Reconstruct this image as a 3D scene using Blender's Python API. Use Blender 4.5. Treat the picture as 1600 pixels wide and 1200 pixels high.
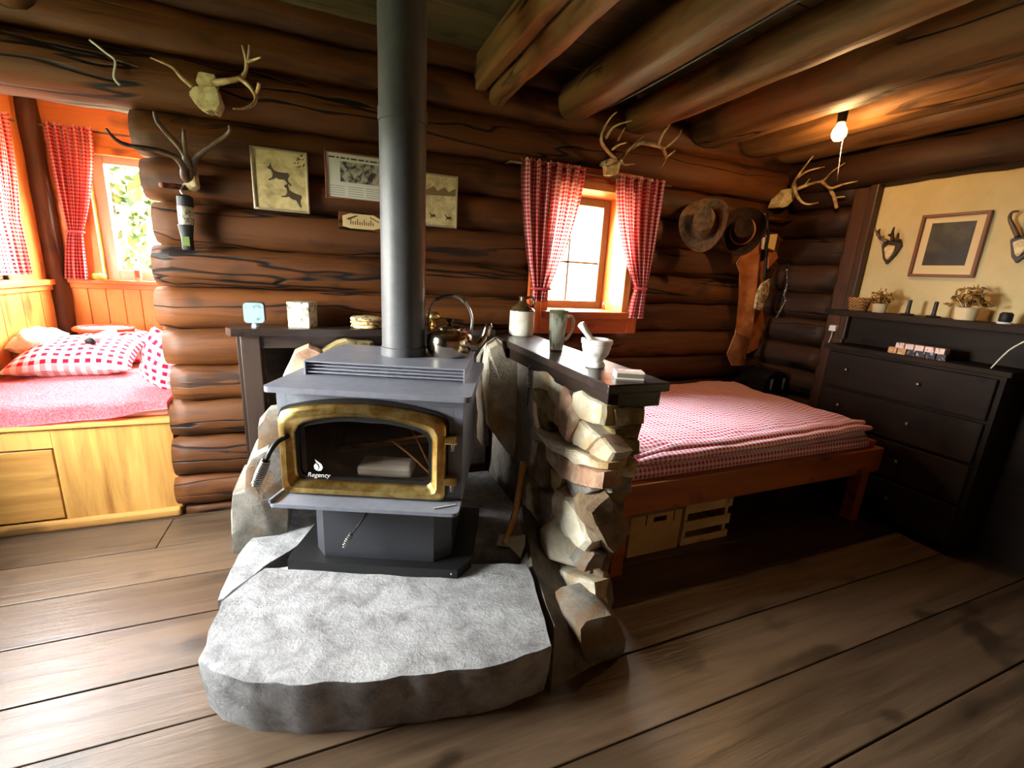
import bpy, bmesh, math, random
from mathutils import Vector, Matrix, noise
random.seed(7)
scn = bpy.context.scene
for o in list(bpy.data.objects): bpy.data.objects.remove(o)
C = scn.collection
# ---------------------------------------------------------------- camera
FPX, YAW, PIT, ROL, H = 697.968, .392871, .2424194, -.0560054, 1.17
_F = Vector((math.sin(YAW)*math.cos(PIT), math.cos(YAW)*math.cos(PIT), -math.sin(PIT)))
_r = Vector((math.cos(YAW), -math.sin(YAW), 0)); _d = _F.cross(_r)
_cx = math.cos(ROL)*_r + math.sin(ROL)*_d; _cy = -math.sin(ROL)*_r + math.cos(ROL)*_d
camd = bpy.data.cameras.new('camera'); cam = bpy.data.objects.new('camera', camd); C.objects.link(cam)
camd.sensor_fit = 'HORIZONTAL'; camd.sensor_width = 36; camd.lens = FPX/1600*36; camd.clip_start = .02
R3 = Matrix((_cx, -_cy, -_F)).transposed()
cam.matrix_world = Matrix.Translation((0, 0, H)) @ R3.to_4x4()
scn.camera = cam
# ---------------------------------------------------------------- world, exposure
SKY = 125.0
w = bpy.data.worlds.new('sky'); scn.world = w; w.use_nodes = True
wn = w.node_tree.nodes; bgn = wn['Background']
tc = wn.new('ShaderNodeTexCoord'); sp = wn.new('ShaderNodeSeparateXYZ'); cr = wn.new('ShaderNodeValToRGB')
w.node_tree.links.new(tc.outputs['Generated'], sp.inputs[0]); w.node_tree.links.new(sp.outputs['Z'], cr.inputs[0])
cr.color_ramp.elements[0].color = (1, .98, .95, 1); cr.color_ramp.elements[1].color = (.80, .90, 1, 1)
w.node_tree.links.new(cr.outputs[0], bgn.inputs[0]); bgn.inputs[1].default_value = SKY
scn.view_settings.view_transform = 'Standard'; scn.view_settings.look = 'None'
scn.view_settings.gamma = 1; scn.view_settings.use_curve_mapping = False; scn.view_settings.exposure = 0.1
sun = bpy.data.lights.new('sun_offscreen', 'SUN'); sun.energy = 60; sun.angle = .01; sun.color = (1, .95, .84)
so = bpy.data.objects.new('sun_offscreen', sun); C.objects.link(so); so.rotation_euler = Vector((.45, -.8, 1.15)).to_track_quat('Z', 'Y').to_euler()
def portal(name, loc, rot, sx, sy):          # sky portal in a window opening: emits nothing itself, only guides sky sampling
    l = bpy.data.lights.new(name, 'AREA'); l.shape = 'RECTANGLE'; l.size = sx; l.size_y = sy
    l.cycles.is_portal = True
    o = bpy.data.objects.new(name, l); C.objects.link(o); o.location = loc; o.rotation_euler = rot
portal('window_log_wall_portal', (1.34, 2.52, 1.31), (-math.pi/2, 0, 0), .52, .64)         # window in the log wall
portal('window_alcove_portal', (-.825, 3.60, 1.36), (-math.pi/2, 0, 0), .85, .72)         # alcove back window
portal('window_alcove_side_offscreen', (-1.62, 2.80, 1.36), (0, -math.pi/2, 0), .72, .60)        # alcove side window
portal('window_left_offscreen', (-1.62, 1.525, 1.15), (0, -math.pi/2, 0), .8, .75)           # window of the room's left wall
# ---------------------------------------------------------------- pixel helpers
def ray(x, y): return _cx*((x-800)/FPX) + _cy*((y-600)/FPX) + _F
def az(x, y, z): v = ray(x, y); return Vector((0, 0, H)) + v*((z-H)/v.z)
def ay(x, y, Y): v = ray(x, y); return Vector((0, 0, H)) + v*(Y/v.y)
def ax(x, y, X): v = ray(x, y); return Vector((0, 0, H)) + v*(X/v.x)
# ---------------------------------------------------------------- materials
def lin(c): return tuple((x/12.92 if x <= .04045 else ((x+.055)/1.055)**2.4) for x in c)
def rgb(r, g, b): return (*lin((r/255, g/255, b/255)), 1)
MATS = {}
class NT:
    def __init__(s, name):
        s.m = bpy.data.materials.new(name); s.m.use_nodes = True; s.t = s.m.node_tree; s.n = s.t.nodes
        s.b = s.n['Principled BSDF']; s.out = s.n['Material Output']; MATS[name] = s.m
    def a(s, typ, **kw):
        n = s.n.new(typ)
        for k, v in kw.items():
            if k in n.inputs: n.inputs[k].default_value = v
            else: setattr(n, k, v)
        return n
    def l(s, a, b): s.t.links.new(a, b)
    def math(s, op, a, b=None):
        n = s.n.new('ShaderNodeMath'); n.operation = op
        for i, x in enumerate((a, b)):
            if x is None: continue
            if isinstance(x, (int, float)): n.inputs[i].default_value = x
            else: s.l(x, n.inputs[i])
        return n.outputs[0]
    def mix(s, f, a, b):
        n = s.n.new('ShaderNodeMix'); n.data_type = 'RGBA'
        for i, x in zip((0, 6, 7), (f, a, b)):
            if isinstance(x, (int, float)) or isinstance(x, tuple): n.inputs[i].default_value = x
            else: s.l(x, n.inputs[i])
        return n.outputs[2]
    def ramp(s, f, *st):
        n = s.n.new('ShaderNodeValToRGB'); e = n.color_ramp.elements
        while len(e) < len(st): e.new(.5)
        for el, (p, c) in zip(e, st): el.position = p; el.color = c
        s.l(f, n.inputs[0]); return n.outputs[0]
    def bump(s, h, strength, dist=.01):
        n = s.n.new('ShaderNodeBump'); n.inputs['Strength'].default_value = strength; n.inputs['Distance'].default_value = dist
        s.l(h, n.inputs['Height']); s.l(n.outputs[0], s.b.inputs['Normal'])
    def coords(s, scale=(1, 1, 1), rnd=True, uv=False):
        t = s.n.new('ShaderNodeTexCoord'); mp = s.n.new('ShaderNodeMapping'); mp.inputs['Scale'].default_value = scale
        s.l(t.outputs['UV' if uv else 'Object'], mp.inputs[0])
        if rnd:
            oi = s.n.new('ShaderNodeObjectInfo'); v = s.n.new('ShaderNodeVectorMath'); v.operation = 'MULTIPLY_ADD'
            s.l(oi.outputs['Random'], v.inputs[0]); v.inputs[1].default_value = (37, 53, 91); s.l(mp.outputs[0], v.inputs[2])
            return v.outputs[0], oi.outputs['Random']
        return mp.outputs[0], None
    def noise(s, co, scale, detail=4, rough=.55, dist=0):
        n = s.n.new('ShaderNodeTexNoise'); s.l(co, n.inputs['Vector'])
        n.inputs['Scale'].default_value = scale; n.inputs['Detail'].default_value = detail
        n.inputs['Roughness'].default_value = rough; n.inputs['Distortion'].default_value = dist
        return n.outputs[0]
def plain(name, c, rough=.6, metal=0, spec=.5, trans=0, emit=None, es=0, coat=0):
    t = NT(name); t.b.inputs['Base Color'].default_value = c; t.b.inputs['Roughness'].default_value = rough
    t.b.inputs['Metallic'].default_value = metal; t.b.inputs['Specular IOR Level'].default_value = spec
    t.b.inputs['Transmission Weight'].default_value = trans; t.b.inputs['Coat Weight'].default_value = coat
    if emit: t.b.inputs['Emission Color'].default_value = emit; t.b.inputs['Emission Strength'].default_value = es
    return t.m
def wood(name, c1, c2, axis='X', rough=.5, bump=.25, grain=14, var=.35, knots=True, spec=.4, crack=0):
    t = NT(name); sc = {'X': (.07, 1, 1), 'Y': (1, .07, 1), 'Z': (1, 1, .07)}[axis]
    co, rn = t.coords(sc)
    g = t.noise(co, grain*2.2, 6, .65, .6); g2 = t.noise(co, grain*.45, 3, .5, 1.0)
    f = t.math('ADD', t.math('MULTIPLY', g, .6), t.math('MULTIPLY', g2, .5))
    col = t.ramp(f, (.36, c1), (.62, c2))
    co2, _ = t.coords((1, 1, 1) if not knots else {'X': (.5, 1, 1), 'Y': (1, .5, 1), 'Z': (1, 1, .5)}[axis])
    k = t.ramp(t.noise(co2, 6.5, 2), (.30, (.22, .2, .18, 1)), (.40, (1, 1, 1, 1)))
    mm = t.n.new('ShaderNodeMix'); mm.data_type = 'RGBA'; mm.blend_type = 'MULTIPLY'; mm.inputs[0].default_value = .75
    t.l(col, mm.inputs[6]); t.l(k, mm.inputs[7])
    hs = t.n.new('ShaderNodeHueSaturation'); t.l(mm.outputs[2], hs.inputs['Color'])
    t.l(t.math('ADD', t.math('MULTIPLY', rn, var*2), 1-var), hs.inputs['Value'])
    outc = hs.outputs[0]
    if crack:
        cc, _ = t.coords({'X': (.10, 1, 1), 'Y': (1, .10, 1), 'Z': (1, 1, .10)}[axis])
        cn = t.noise(cc, crack, 3, .5, .3); cd_ = t.math('ABSOLUTE', t.math('SUBTRACT', cn, .5))
        cf = t.ramp(cd_, (.004, (0, 0, 0, 1)), (.016, (1, 1, 1, 1))); cm = t.ramp(t.noise(cc, crack*.6, 1), (.46, (1, 1, 1, 1)), (.52, (0, 0, 0, 1)))
        cf = t.math('MAXIMUM', cf, cm); outc = t.mix(cf, (c1[0]*.12, c1[1]*.12, c1[2]*.12, 1), outc); g = t.math('ADD', g, t.math('MULTIPLY', cf, 1.2))
    t.l(outc, t.b.inputs['Base Color'])
    t.l(t.math('ADD', t.math('MULTIPLY', g2, .3), rough-.15), t.b.inputs['Roughness'])
    t.b.inputs['Specular IOR Level'].default_value = spec
    t.bump(g, bump, .006); return t.m
def stone(name, c1, c2, scale=9, bump=.8, rough=.85, var=.2, c3=None):
    t = NT(name); co, rn = t.coords((1, 1, 1))
    n1 = t.noise(co, scale, 8, .65, .4); n2 = t.noise(co, scale*.35, 3, .5, .8)
    col = t.ramp(n1, (.32, c1), (.68, c2))
    if c3: col = t.mix(t.ramp(n2, (.5, (0, 0, 0, 1)), (.62, (1, 1, 1, 1))), col, c3)
    hs = t.n.new('ShaderNodeHueSaturation'); t.l(col, hs.inputs['Color'])
    t.l(t.math('ADD', t.math('MULTIPLY', rn, var*2), 1-var), hs.inputs['Value'])
    t.l(hs.outputs[0], t.b.inputs['Base Color']); t.b.inputs['Roughness'].default_value = rough
    t.b.inputs['Specular IOR Level'].default_value = .3
    n3 = t.noise(co, scale*6, 6, .7)
    t.bump(t.math('ADD', n1, t.math('MULTIPLY', n3, .6)), bump, .012); return t.m
def gingham(name, period, red, white, transl=0.0, rough=.9, mid=.5):
    t = NT(name); co, _ = t.coords((1/period, 1/period, 1/period), rnd=False, uv=True)
    s = t.n.new('ShaderNodeSeparateXYZ'); t.l(co, s.inputs[0])
    a = t.math('GREATER_THAN', t.math('FRACT', s.outputs[0]), .5); b = t.math('GREATER_THAN', t.math('FRACT', s.outputs[1]), .5)
    f = t.math('MULTIPLY', t.math('ADD', a, b), .5)
    col = t.ramp(f, (0, white), (.5, tuple(mid*r+(1-mid)*w_ for r, w_ in zip(red, white))), (1, red))
    t.l(col, t.b.inputs['Base Color']); t.b.inputs['Roughness'].default_value = rough; t.b.inputs['Specular IOR Level'].default_value = .15
    if transl:
        tr = t.n.new('ShaderNodeBsdfTranslucent'); mx = t.n.new('ShaderNodeMixShader'); mx.inputs[0].default_value = transl
        t.l(col, tr.inputs[0]); t.l(t.b.outputs[0], mx.inputs[1]); t.l(tr.outputs[0], mx.inputs[2]); t.l(mx.outputs[0], t.out.inputs[0])
    return t.m
def mottled(name, c1, c2, scale=20, rough=.6, metal=0, lo=.4, hi=.6, bump=0, spec=.5, rnd=True, stretch=(1, 1, 1)):
    t = NT(name); co, _ = t.coords(stretch, rnd=rnd); n = t.noise(co, scale, 6, .6, .3)
    t.l(t.ramp(n, (lo, c1), (hi, c2)), t.b.inputs['Base Color']); t.b.inputs['Roughness'].default_value = rough
    t.b.inputs['Metallic'].default_value = metal; t.b.inputs['Specular IOR Level'].default_value = spec
    if bump: t.bump(n, bump, .004)
    return t.m
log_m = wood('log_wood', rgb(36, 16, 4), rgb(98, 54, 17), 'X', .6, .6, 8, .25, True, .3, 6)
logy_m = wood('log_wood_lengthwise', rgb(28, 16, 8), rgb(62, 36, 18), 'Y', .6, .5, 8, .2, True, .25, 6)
beam_m = wood('beam_wood', rgb(56, 34, 16), rgb(136, 94, 50), 'Y', .58, .5, 8, .2, True, .3, 6)
floor_m = wood('floor_wood', rgb(52, 37, 25), rgb(104, 82, 62), 'X', .34, .4, 11, .14, True, .65)
ceil_m = wood('ceiling_wood', rgb(60, 49, 30), rgb(100, 84, 50), 'X', .7, .3, 9, .15)
pine_m = wood('pine_wood', rgb(190, 110, 44), rgb(228, 150, 76), 'Z', .42, .12, 9, .1)
pinex_m = wood('pine_trim_wood', rgb(186, 102, 40), rgb(226, 146, 70), 'X', .42, .12, 9, .1)
piney_m = wood('pine_trim_wood_lengthwise', rgb(186, 102, 40), rgb(226, 146, 70), 'Y', .42, .12, 9, .1)
bench_m = wood('bench_wood', rgb(150, 96, 40), rgb(220, 164, 86), 'Z', .5, .15, 8, .08)
benchx_m = wood('bench_door_wood', rgb(160, 104, 46), rgb(214, 158, 84), 'X', .5, .15, 8, .08)
red_m = wood('redwood_trim', rgb(150, 62, 22), rgb(196, 92, 38), 'X', .4, .1, 9, .06)
redz_m = wood('redwood_trim_upright', rgb(150, 62, 22), rgb(196, 92, 38), 'Z', .4, .1, 9, .06)
bedw_m = wood('bed_wood', rgb(134, 66, 22), rgb(176, 94, 36), 'X', .35, .1, 6, .06, False)
dark_m = wood('dark_stained_wood', rgb(34, 26, 22), rgb(58, 46, 40), 'X', .3, .1, 9, .06, False, .6)
darkz_m = wood('dark_stained_wood_upright', rgb(34, 26, 22), rgb(62, 48, 40), 'Z', .35, .1, 9, .06, False, .5)
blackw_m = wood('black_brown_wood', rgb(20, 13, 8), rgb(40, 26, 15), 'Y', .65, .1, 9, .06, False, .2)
post_m = wood('post_wood', rgb(46, 25, 10), rgb(78, 46, 20), 'Z', .45, .3, 8, .1)
slab_m = stone('hearth_stone', rgb(126, 122, 120), rgb(190, 188, 186), 13, 1.0, .75, .06)
mortar_m = stone('mortar', rgb(96, 88, 80), rgb(140, 130, 118), 14, .8, .95, .05)
stA = stone('cream_stone', rgb(196, 182, 150), rgb(240, 232, 210), 12, 1.0, .8, .1, rgb(190, 160, 110))
stB = stone('rust_stone', rgb(150, 110, 84), rgb(206, 170, 140), 12, 1.0, .8, .1, rgb(206, 190, 160))
stC = stone('olive_stone', rgb(128, 112, 72), rgb(180, 162, 112), 12, 1.0, .8, .1, rgb(110, 84, 50))
stD = stone('grey_stone', rgb(110, 104, 96), rgb(172, 164, 150), 12, 1.1, .85, .12, rgb(140, 112, 84))
stE = stone('brown_stone', rgb(92, 72, 52), rgb(160, 134, 104), 12, 1.1, .85, .12)
stove_m = mottled('grey_stove_paint', rgb(122, 124, 134), rgb(136, 138, 148), 30, .38, 0, .3, .7, .05)
pipe_m = mottled('dark_pipe_paint', rgb(72, 72, 74), rgb(84, 84, 86), 30, .5, 0, .3, .7)
black_m = plain('black_iron', rgb(26, 25, 26), .45)
ped_m = plain('dark_pedestal_paint', rgb(52, 53, 58), .45)
gold_m = mottled('tarnished_brass', rgb(190, 140, 62), rgb(236, 206, 130), 22, .28, 1, .35, .6, .2)
chrome_m = plain('polished_steel', rgb(214, 204, 184), .12, 1)
steel_m = plain('dull_steel', rgb(170, 168, 162), .35, 1)
wire_m = plain('black_cable', rgb(14, 13, 12), .5)
whitew_m = plain('pale_cable', rgb(220, 214, 200), .5)
def clear_glass(name, tint, refl):
    t = NT(name); tr = t.n.new('ShaderNodeBsdfTransparent'); gl_ = t.n.new('ShaderNodeBsdfGlossy'); mx = t.n.new('ShaderNodeMixShader')
    tr.inputs[0].default_value = tint; gl_.inputs['Roughness'].default_value = .03; mx.inputs[0].default_value = refl
    t.l(tr.outputs[0], mx.inputs[1]); t.l(gl_.outputs[0], mx.inputs[2]); t.l(mx.outputs[0], t.out.inputs[0]); return t.m
glass_m = clear_glass('window_glass', (.97, .98, .97, 1), .05)
sglass_m = clear_glass('stove_glass', (.80, .77, .74, 1), .05)
soot_m = mottled('sooty_firebrick', rgb(28, 22, 18), rgb(70, 56, 44), 9, .95)
cream_m = mottled('cream_wall_paint', rgb(206, 184, 132), rgb(216, 194, 144), 4, .85, bump=.05)
ceilw_m = plain('cream_alcove_ceiling', rgb(232, 214, 176), .85)
bone_m = mottled('bone', rgb(196, 168, 112), rgb(236, 216, 166), 30, .6, bump=.3)
antler_m = mottled('antler', rgb(150, 116, 70), rgb(216, 186, 134), 18, .5, bump=.3)
dantler_m = mottled('dark_antler', rgb(58, 40, 26), rgb(110, 84, 58), 18, .5, bump=.3)
curtain_m = gingham('red_gingham_curtain', .019, rgb(196, 14, 20), rgb(240, 196, 188), .38, mid=.55)
ging_m = gingham('red_gingham_pillow', .042, rgb(204, 18, 50), rgb(250, 232, 236))
quilt_m = gingham('red_gingham_quilt', .021, rgb(216, 54, 86), rgb(255, 242, 250), mid=.42)
blank_m = mottled('red_wool_blanket', rgb(216, 104, 114), rgb(240, 156, 164), 160, 1, bump=.5, spec=.05)
stripe_t = NT('striped_sheet'); _co, _ = stripe_t.coords((1, 1, 1), False)
_s = stripe_t.n.new('ShaderNodeSeparateXYZ'); stripe_t.l(_co, _s.inputs[0])
stripe_t.l(stripe_t.mix(stripe_t.math('GREATER_THAN', stripe_t.math('FRACT', stripe_t.math('MULTIPLY', _s.outputs[1], 40)), .5), rgb(232, 150, 140), rgb(246, 212, 200)), stripe_t.b.inputs['Base Color'])
stripe_m = stripe_t.m
paper_m = plain('white_paper', rgb(240, 236, 226), .8)
leather_m = mottled('tan_leather', rgb(150, 82, 36), rgb(186, 112, 56), 12, .6, bump=.2)
felt_m = mottled('brown_felt', rgb(128, 92, 58), rgb(164, 124, 82), 40, .9)
dfelt_m = mottled('dark_brown_felt', rgb(50, 32, 20), rgb(74, 48, 30), 40, .9)
cardb_m = mottled('cardboard', rgb(196, 152, 96), rgb(214, 172, 116), 6, .85)
crate_m = wood('crate_wood', rgb(196, 160, 104), rgb(226, 194, 140), 'X', .7, .1, 9, .06, False)
axew_m = wood('axe_handle_wood', rgb(170, 112, 56), rgb(206, 152, 90), 'Z', .5, .1, 9, .06, False)
marble_m = mottled('white_marble', rgb(178, 176, 170), rgb(246, 242, 234), 14, .3, 0, .34, .46)
glaze_m = mottled('grey_stoneware_glaze', rgb(190, 182, 166), rgb(214, 208, 194), 12, .25)
dglaze_m = mottled('brown_stoneware_glaze', rgb(44, 34, 18), rgb(76, 58, 32), 10, .15)
camo_m = mottled('woodland_print', rgb(96, 98, 60), rgb(216, 222, 200), 26, .25, 0, .42, .58, stretch=(1, 1, .35))
leaf_m = mottled('sunlit_leaves', rgb(34, 42, 14), rgb(60, 64, 26), 3, .8, spec=.1)
twig_m = mottled('reddish_twigs', rgb(86, 40, 26), rgb(140, 84, 60), 30, .8)
black_p = plain('matt_black', rgb(16, 15, 15), .6)
white_p = plain('white_plastic', rgb(228, 224, 218), .4)
# ---------------------------------------------------------------- mesh helpers
ORG = {}
def V(*a): return Vector(a)
def mk(name, bm, mat, parent=None, smooth=False, org=None, angle=None):
    me = bpy.data.meshes.new(name)
    bmesh.ops.recalc_face_normals(bm, faces=bm.faces[:])
    if parent is not None: org = ORG[parent.name]
    elif org is None:
        xs = [v.co for v in bm.verts]
        org = Vector(((min(v.x for v in xs)+max(v.x for v in xs))/2, (min(v.y for v in xs)+max(v.y for v in xs))/2, min(v.z for v in xs)))
    org = Vector(org); bm.transform(Matrix.Translation(-org)); bm.to_mesh(me); bm.free()
    o = bpy.data.objects.new(name, me); C.objects.link(o)
    if parent is not None: o.parent = parent
    else: o.location = org
    ORG[o.name] = org
    for m in (mat if isinstance(mat, (list, tuple)) else [mat]): me.materials.append(m)
    if smooth:
        for p in me.polygons: p.use_smooth = True
        if angle:
            me.set_sharp_from_angle(angle=math.radians(angle))
    return o
def thing(name, label, cat, loc, group=None):
    o = bpy.data.objects.new(name, None); C.objects.link(o); o.location = loc; ORG[o.name] = Vector(loc); o.empty_display_size = .05
    o['label'] = label; o['category'] = cat
    if group: o['group'] = group
    return o
def tag(o, label, cat, group=None):
    o['label'] = label; o['category'] = cat
    if group: o['group'] = group
    return o
def struct(o, label=None):
    o['kind'] = 'structure'
    if label: o['label'] = label
    return o
def B(): return bmesh.new()
def box(bm, lo, hi, bev=0, M=None):
    lo, hi = Vector(lo), Vector(hi)
    r = bmesh.ops.create_cube(bm, size=1, matrix=Matrix.Translation((lo+hi)/2) @ Matrix.Diagonal((*(hi-lo), 1)))
    vs = r['verts']
    if bev:
        es = list({e for v in vs for e in v.link_edges})
        r2 = bmesh.ops.bevel(bm, geom=es, offset=bev, segments=2, profile=.5, affect='EDGES'); vs = list({v for f in r2['faces'] for v in f.verts} | {v for v in vs if v.is_valid})
    if M: bmesh.ops.transform(bm, matrix=M, verts=vs)
    return vs
def prism(bm, pts, d, M=None):
    """polygon of 3D points extruded by vector d"""
    a = [bm.verts.new(p) for p in pts]; b = [bm.verts.new(Vector(p)+Vector(d)) for p in pts]; n = len(a)
    bm.faces.new(a[::-1]); bm.faces.new(b)
    for i in range(n): bm.faces.new((a[i], a[(i+1) % n], b[(i+1) % n], b[i]))
    if M: bmesh.ops.transform(bm, matrix=M, verts=a+b)
def catmull(P, k=6):
    P = [Vector(p) for p in P]
    if len(P) < 3: return P
    Q = [P[0]*2-P[1]]+P+[P[-1]*2-P[-2]]; out = []
    for i in range(1, len(Q)-2):
        for j in range(k):
            t = j/k; a, b, c, d = Q[i-1:i+3]
            out.append(.5*((2*b)+(c-a)*t+(2*a-5*b+4*c-d)*t*t+(3*b-a-3*c+d)*t**3))
    return out+[P[-1]]
def tube(bm, pts, r0, r1=None, n=8, smooth=0, cap=True, wob=0):
    pts = catmull(pts, smooth) if smooth else [Vector(p) for p in pts]
    r1 = r0 if r1 is None else r1; rings = []; up = Vector((.13, .37, .92))
    L = len(pts)
    for i, p in enumerate(pts):
        t = (pts[min(i+1, L-1)]-pts[max(i-1, 0)]).normalized()
        if abs(t.dot(up)) > .97: up = Vector((.9, .2, .1))
        a = t.cross(up).normalized(); b = t.cross(a).normalized(); up = -b if up.dot(b) < 0 else b
        r = r0+(r1-r0)*i/(L-1)
        if wob: r *= 1+wob*noise.noise(p*40)
        rings.append([bm.verts.new(p+a*math.cos(2*math.pi*k/n)*r+b*math.sin(2*math.pi*k/n)*r) for k in range(n)])
    for q, s in zip(rings, rings[1:]):
        best = min(range(n), key=lambda o: (q[0].co-s[o].co).length); s[:] = s[best:]+s[:best]
        rev = (q[1].co-s[1].co).length > (q[1].co-s[-1].co).length
        if rev: s[1:] = s[1:][::-1]
        for k in range(n): bm.faces.new((q[k], q[(k+1) % n], s[(k+1) % n], s[k]))
    if cap: bm.faces.new(rings[0]); bm.faces.new(rings[-1])
def lathe(bm, prof, c, n=28, M=None, cap=True):
    c = Vector(c); rings = []; vs = []
    for r, z in prof:
        rings.append([bm.verts.new(c+Vector((r*math.cos(2*math.pi*k/n), r*math.sin(2*math.pi*k/n), z))) for k in range(n)]); vs += rings[-1]
    for q, s in zip(rings, rings[1:]):
        for k in range(n): bm.faces.new((q[k], q[(k+1) % n], s[(k+1) % n], s[k]))
    if cap: bm.faces.new(rings[0][::-1]); bm.faces.new(rings[-1])
    if M: bmesh.ops.transform(bm, matrix=M, verts=vs)
def loft(bm, secs, n=12, cap=True):
    rings = [[bm.verts.new(Vector(c)+Vector(a)*math.cos(2*math.pi*k/n)+Vector(b)*math.sin(2*math.pi*k/n)) for k in range(n)] for c, a, b in secs]
    for q, s in zip(rings, rings[1:]):
        for k in range(n): bm.faces.new((q[k], q[(k+1) % n], s[(k+1) % n], s[k]))
    if cap: bm.faces.new(rings[0]); bm.faces.new(rings[-1])
def grid(bm, nu, nv, f, uvf=None):
    uv = bm.loops.layers.uv.verify()
    vv = [[bm.verts.new(f(i/nu, j/nv)) for i in range(nu+1)] for j in range(nv+1)]
    for j in range(nv):
        for i in range(nu):
            fc = bm.faces.new((vv[j][i], vv[j][i+1], vv[j+1][i+1], vv[j+1][i]))
            for lp, (a, b) in zip(fc.loops, ((i, j), (i+1, j), (i+1, j+1), (i, j+1))):
                lp[uv].uv = uvf(a/nu, b/nv) if uvf else (a/nu, b/nv)
    return vv
def rough(bm, amp, sc, seed=0, verts=None):
    for v in (verts or bm.verts):
        d = noise.noise_vector(v.co*sc+Vector((seed*3.1, seed*1.7, seed))); v.co += d*amp
def log(bm, p0, p1, rv, rd, up=V(0, 0, 1), n=18, step=.07, seed=0, amp=.011):
    """a peeled log from p0 to p1: half height rv, half depth rd"""
    p0, p1 = Vector(p0), Vector(p1); ax_ = (p1-p0).normalized(); side = ax_.cross(up).normalized()
    m = max(2, int((p1-p0).length/step)); rings = []
    for i in range(m+1):
        c = p0.lerp(p1, i/m); e = 1
        if i in (0, m): e = .9
        ring = []
        for k in range(n):
            t = 2*math.pi*k/n; cc_, ss_ = math.cos(t), math.sin(t); d = up*math.copysign(abs(ss_)**.82, ss_)*rv*e+side*math.copysign(abs(cc_)**.72, cc_)*rd*e
            q = c+d; s = 1+noise.noise(Vector((q.x*1.3, q.y*1.3, q.z*1.3))+Vector((seed, 0, 0)))*.05
            q = c+d*s; q += d.normalized()*noise.noise(q*7+Vector((seed*2, 0, 0)))*amp
            ring.append(bm.verts.new(q))
        rings.append(ring)
    for q, s in zip(rings, rings[1:]):
        for k in range(n): bm.faces.new((q[k], q[(k+1) % n], s[(k+1) % n], s[k]))
    bm.faces.new(rings[0]); bm.faces.new(rings[-1])
def text_mesh(s, size, depth=.0006):
    cu = bpy.data.curves.new('t', 'FONT'); cu.body = s; cu.size = size; cu.extrude = depth; cu.align_x = 'CENTER'; cu.shear = .25
    o = bpy.data.objects.new('t', cu); C.objects.link(o); bpy.context.view_layer.update()
    me = bpy.data.meshes.new_from_object(o.evaluated_get(bpy.context.evaluated_depsgraph_get()))
    bpy.data.objects.remove(o); bm = bmesh.new(); bm.from_mesh(me); bpy.data.meshes.remove(me); return bm
def empty_struct(name):
    o = bpy.data.objects.new(name, None); C.objects.link(o); o['kind'] = 'structure'; ORG[o.name] = V(0, 0, 0); return o
# ================================================================ STRUCTURE
XL, XR, YB, YF, YA, YW = -1.5, 2.86, 2.34, -1.6, 3.50, 2.24
ZC = 2.14
# floor: long boards running along the log wall, on a dark subfloor
bm = B(); box(bm, (XL-.2, YF-.2, -.08), (XR+.3, YA+.2, -.03)); fl = struct(mk('floor', bm, blackw_m, org=(0, 0, 0)))
seams = [2.36, 2.255, 2.02, 1.787, 1.557, 1.324, 1.135, .945, .715, .485, .26, .03, -.2, -.43, -.66, -.9, -1.14, -1.38, -1.62]
for a, b in zip(seams, seams[1:]):
    cuts = [XL, random.uniform(-1.2, -.9) if a == 2.255 else random.uniform(-1.4, 2.4), XR+.05] if a < 2.3 else [XL, XR]
    if a == 2.255: cuts = [XL, -.70, XR+.05]
    elif 2.1 > a > .4: cuts = [XL, XR+.05]
    for c, d in zip(cuts, cuts[1:]):
        bm = B(); box(bm, (c+.0012, b+.0025, -.03), (d-.0012, a-.0025, random.uniform(-.001, .001)), .0025); mk('plank', bm, floor_m, fl)
# back log wall
bm = B()
for lo, hi in (((-.60, 2.37, 0), (1.05, 2.43, 1.70)), ((1.66, 2.37, 0), (XR+.1, 2.43, 1.70)), ((1.05, 2.37, 0), (1.66, 2.43, .93)), ((1.05, 2.37, 1.63), (1.66, 2.43, 1.70)), ((XL, 2.37, 1.74), (XR+.1, 2.43, 2.2))): box(bm, lo, hi)
wb = struct(mk('wall_back', bm, blackw_m, org=(0, 0, 0)))
zs = [-.01, .04, .19, .376, .545, .705, .868, 1.042, 1.205, 1.375, 1.535, 1.70]
for i, (a, b) in enumerate(zip(zs, zs[1:])):
    rv = (b-a)/2+.006; zc = (a+b)/2; x0 = -.655+[.0, -.03, -.02, -.012, .012, .0, -.01, .0, .02, .0, -.012][i]; rd = .1 if rv > .05 else .07
    segs = [(x0, XR+.05)]
    if .9 < zc < 1.62: segs = [(x0, 1.05), (1.665, XR+.05)]
    for s0, s1 in segs:
        bm = B(); log(bm, (s0, YB, zc+random.uniform(-.004, .004)), (s1, YB, zc+random.uniform(-.004, .004)), rv, rd, seed=i*7+s0)
        mk('log', bm, log_m, wb, True)
for i, (a, b, rd) in enumerate(((1.70, 1.90, .125), (1.895, 2.06, .10), (2.05, 2.2, .10))):
    bm = B(); log(bm, (XL-.1, YB, (a+b)/2), (XR+.05, YB, (a+b)/2), (b-a)/2+.004, rd, seed=90+i, n=18); mk('log', bm, log_m, wb, True)
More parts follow.
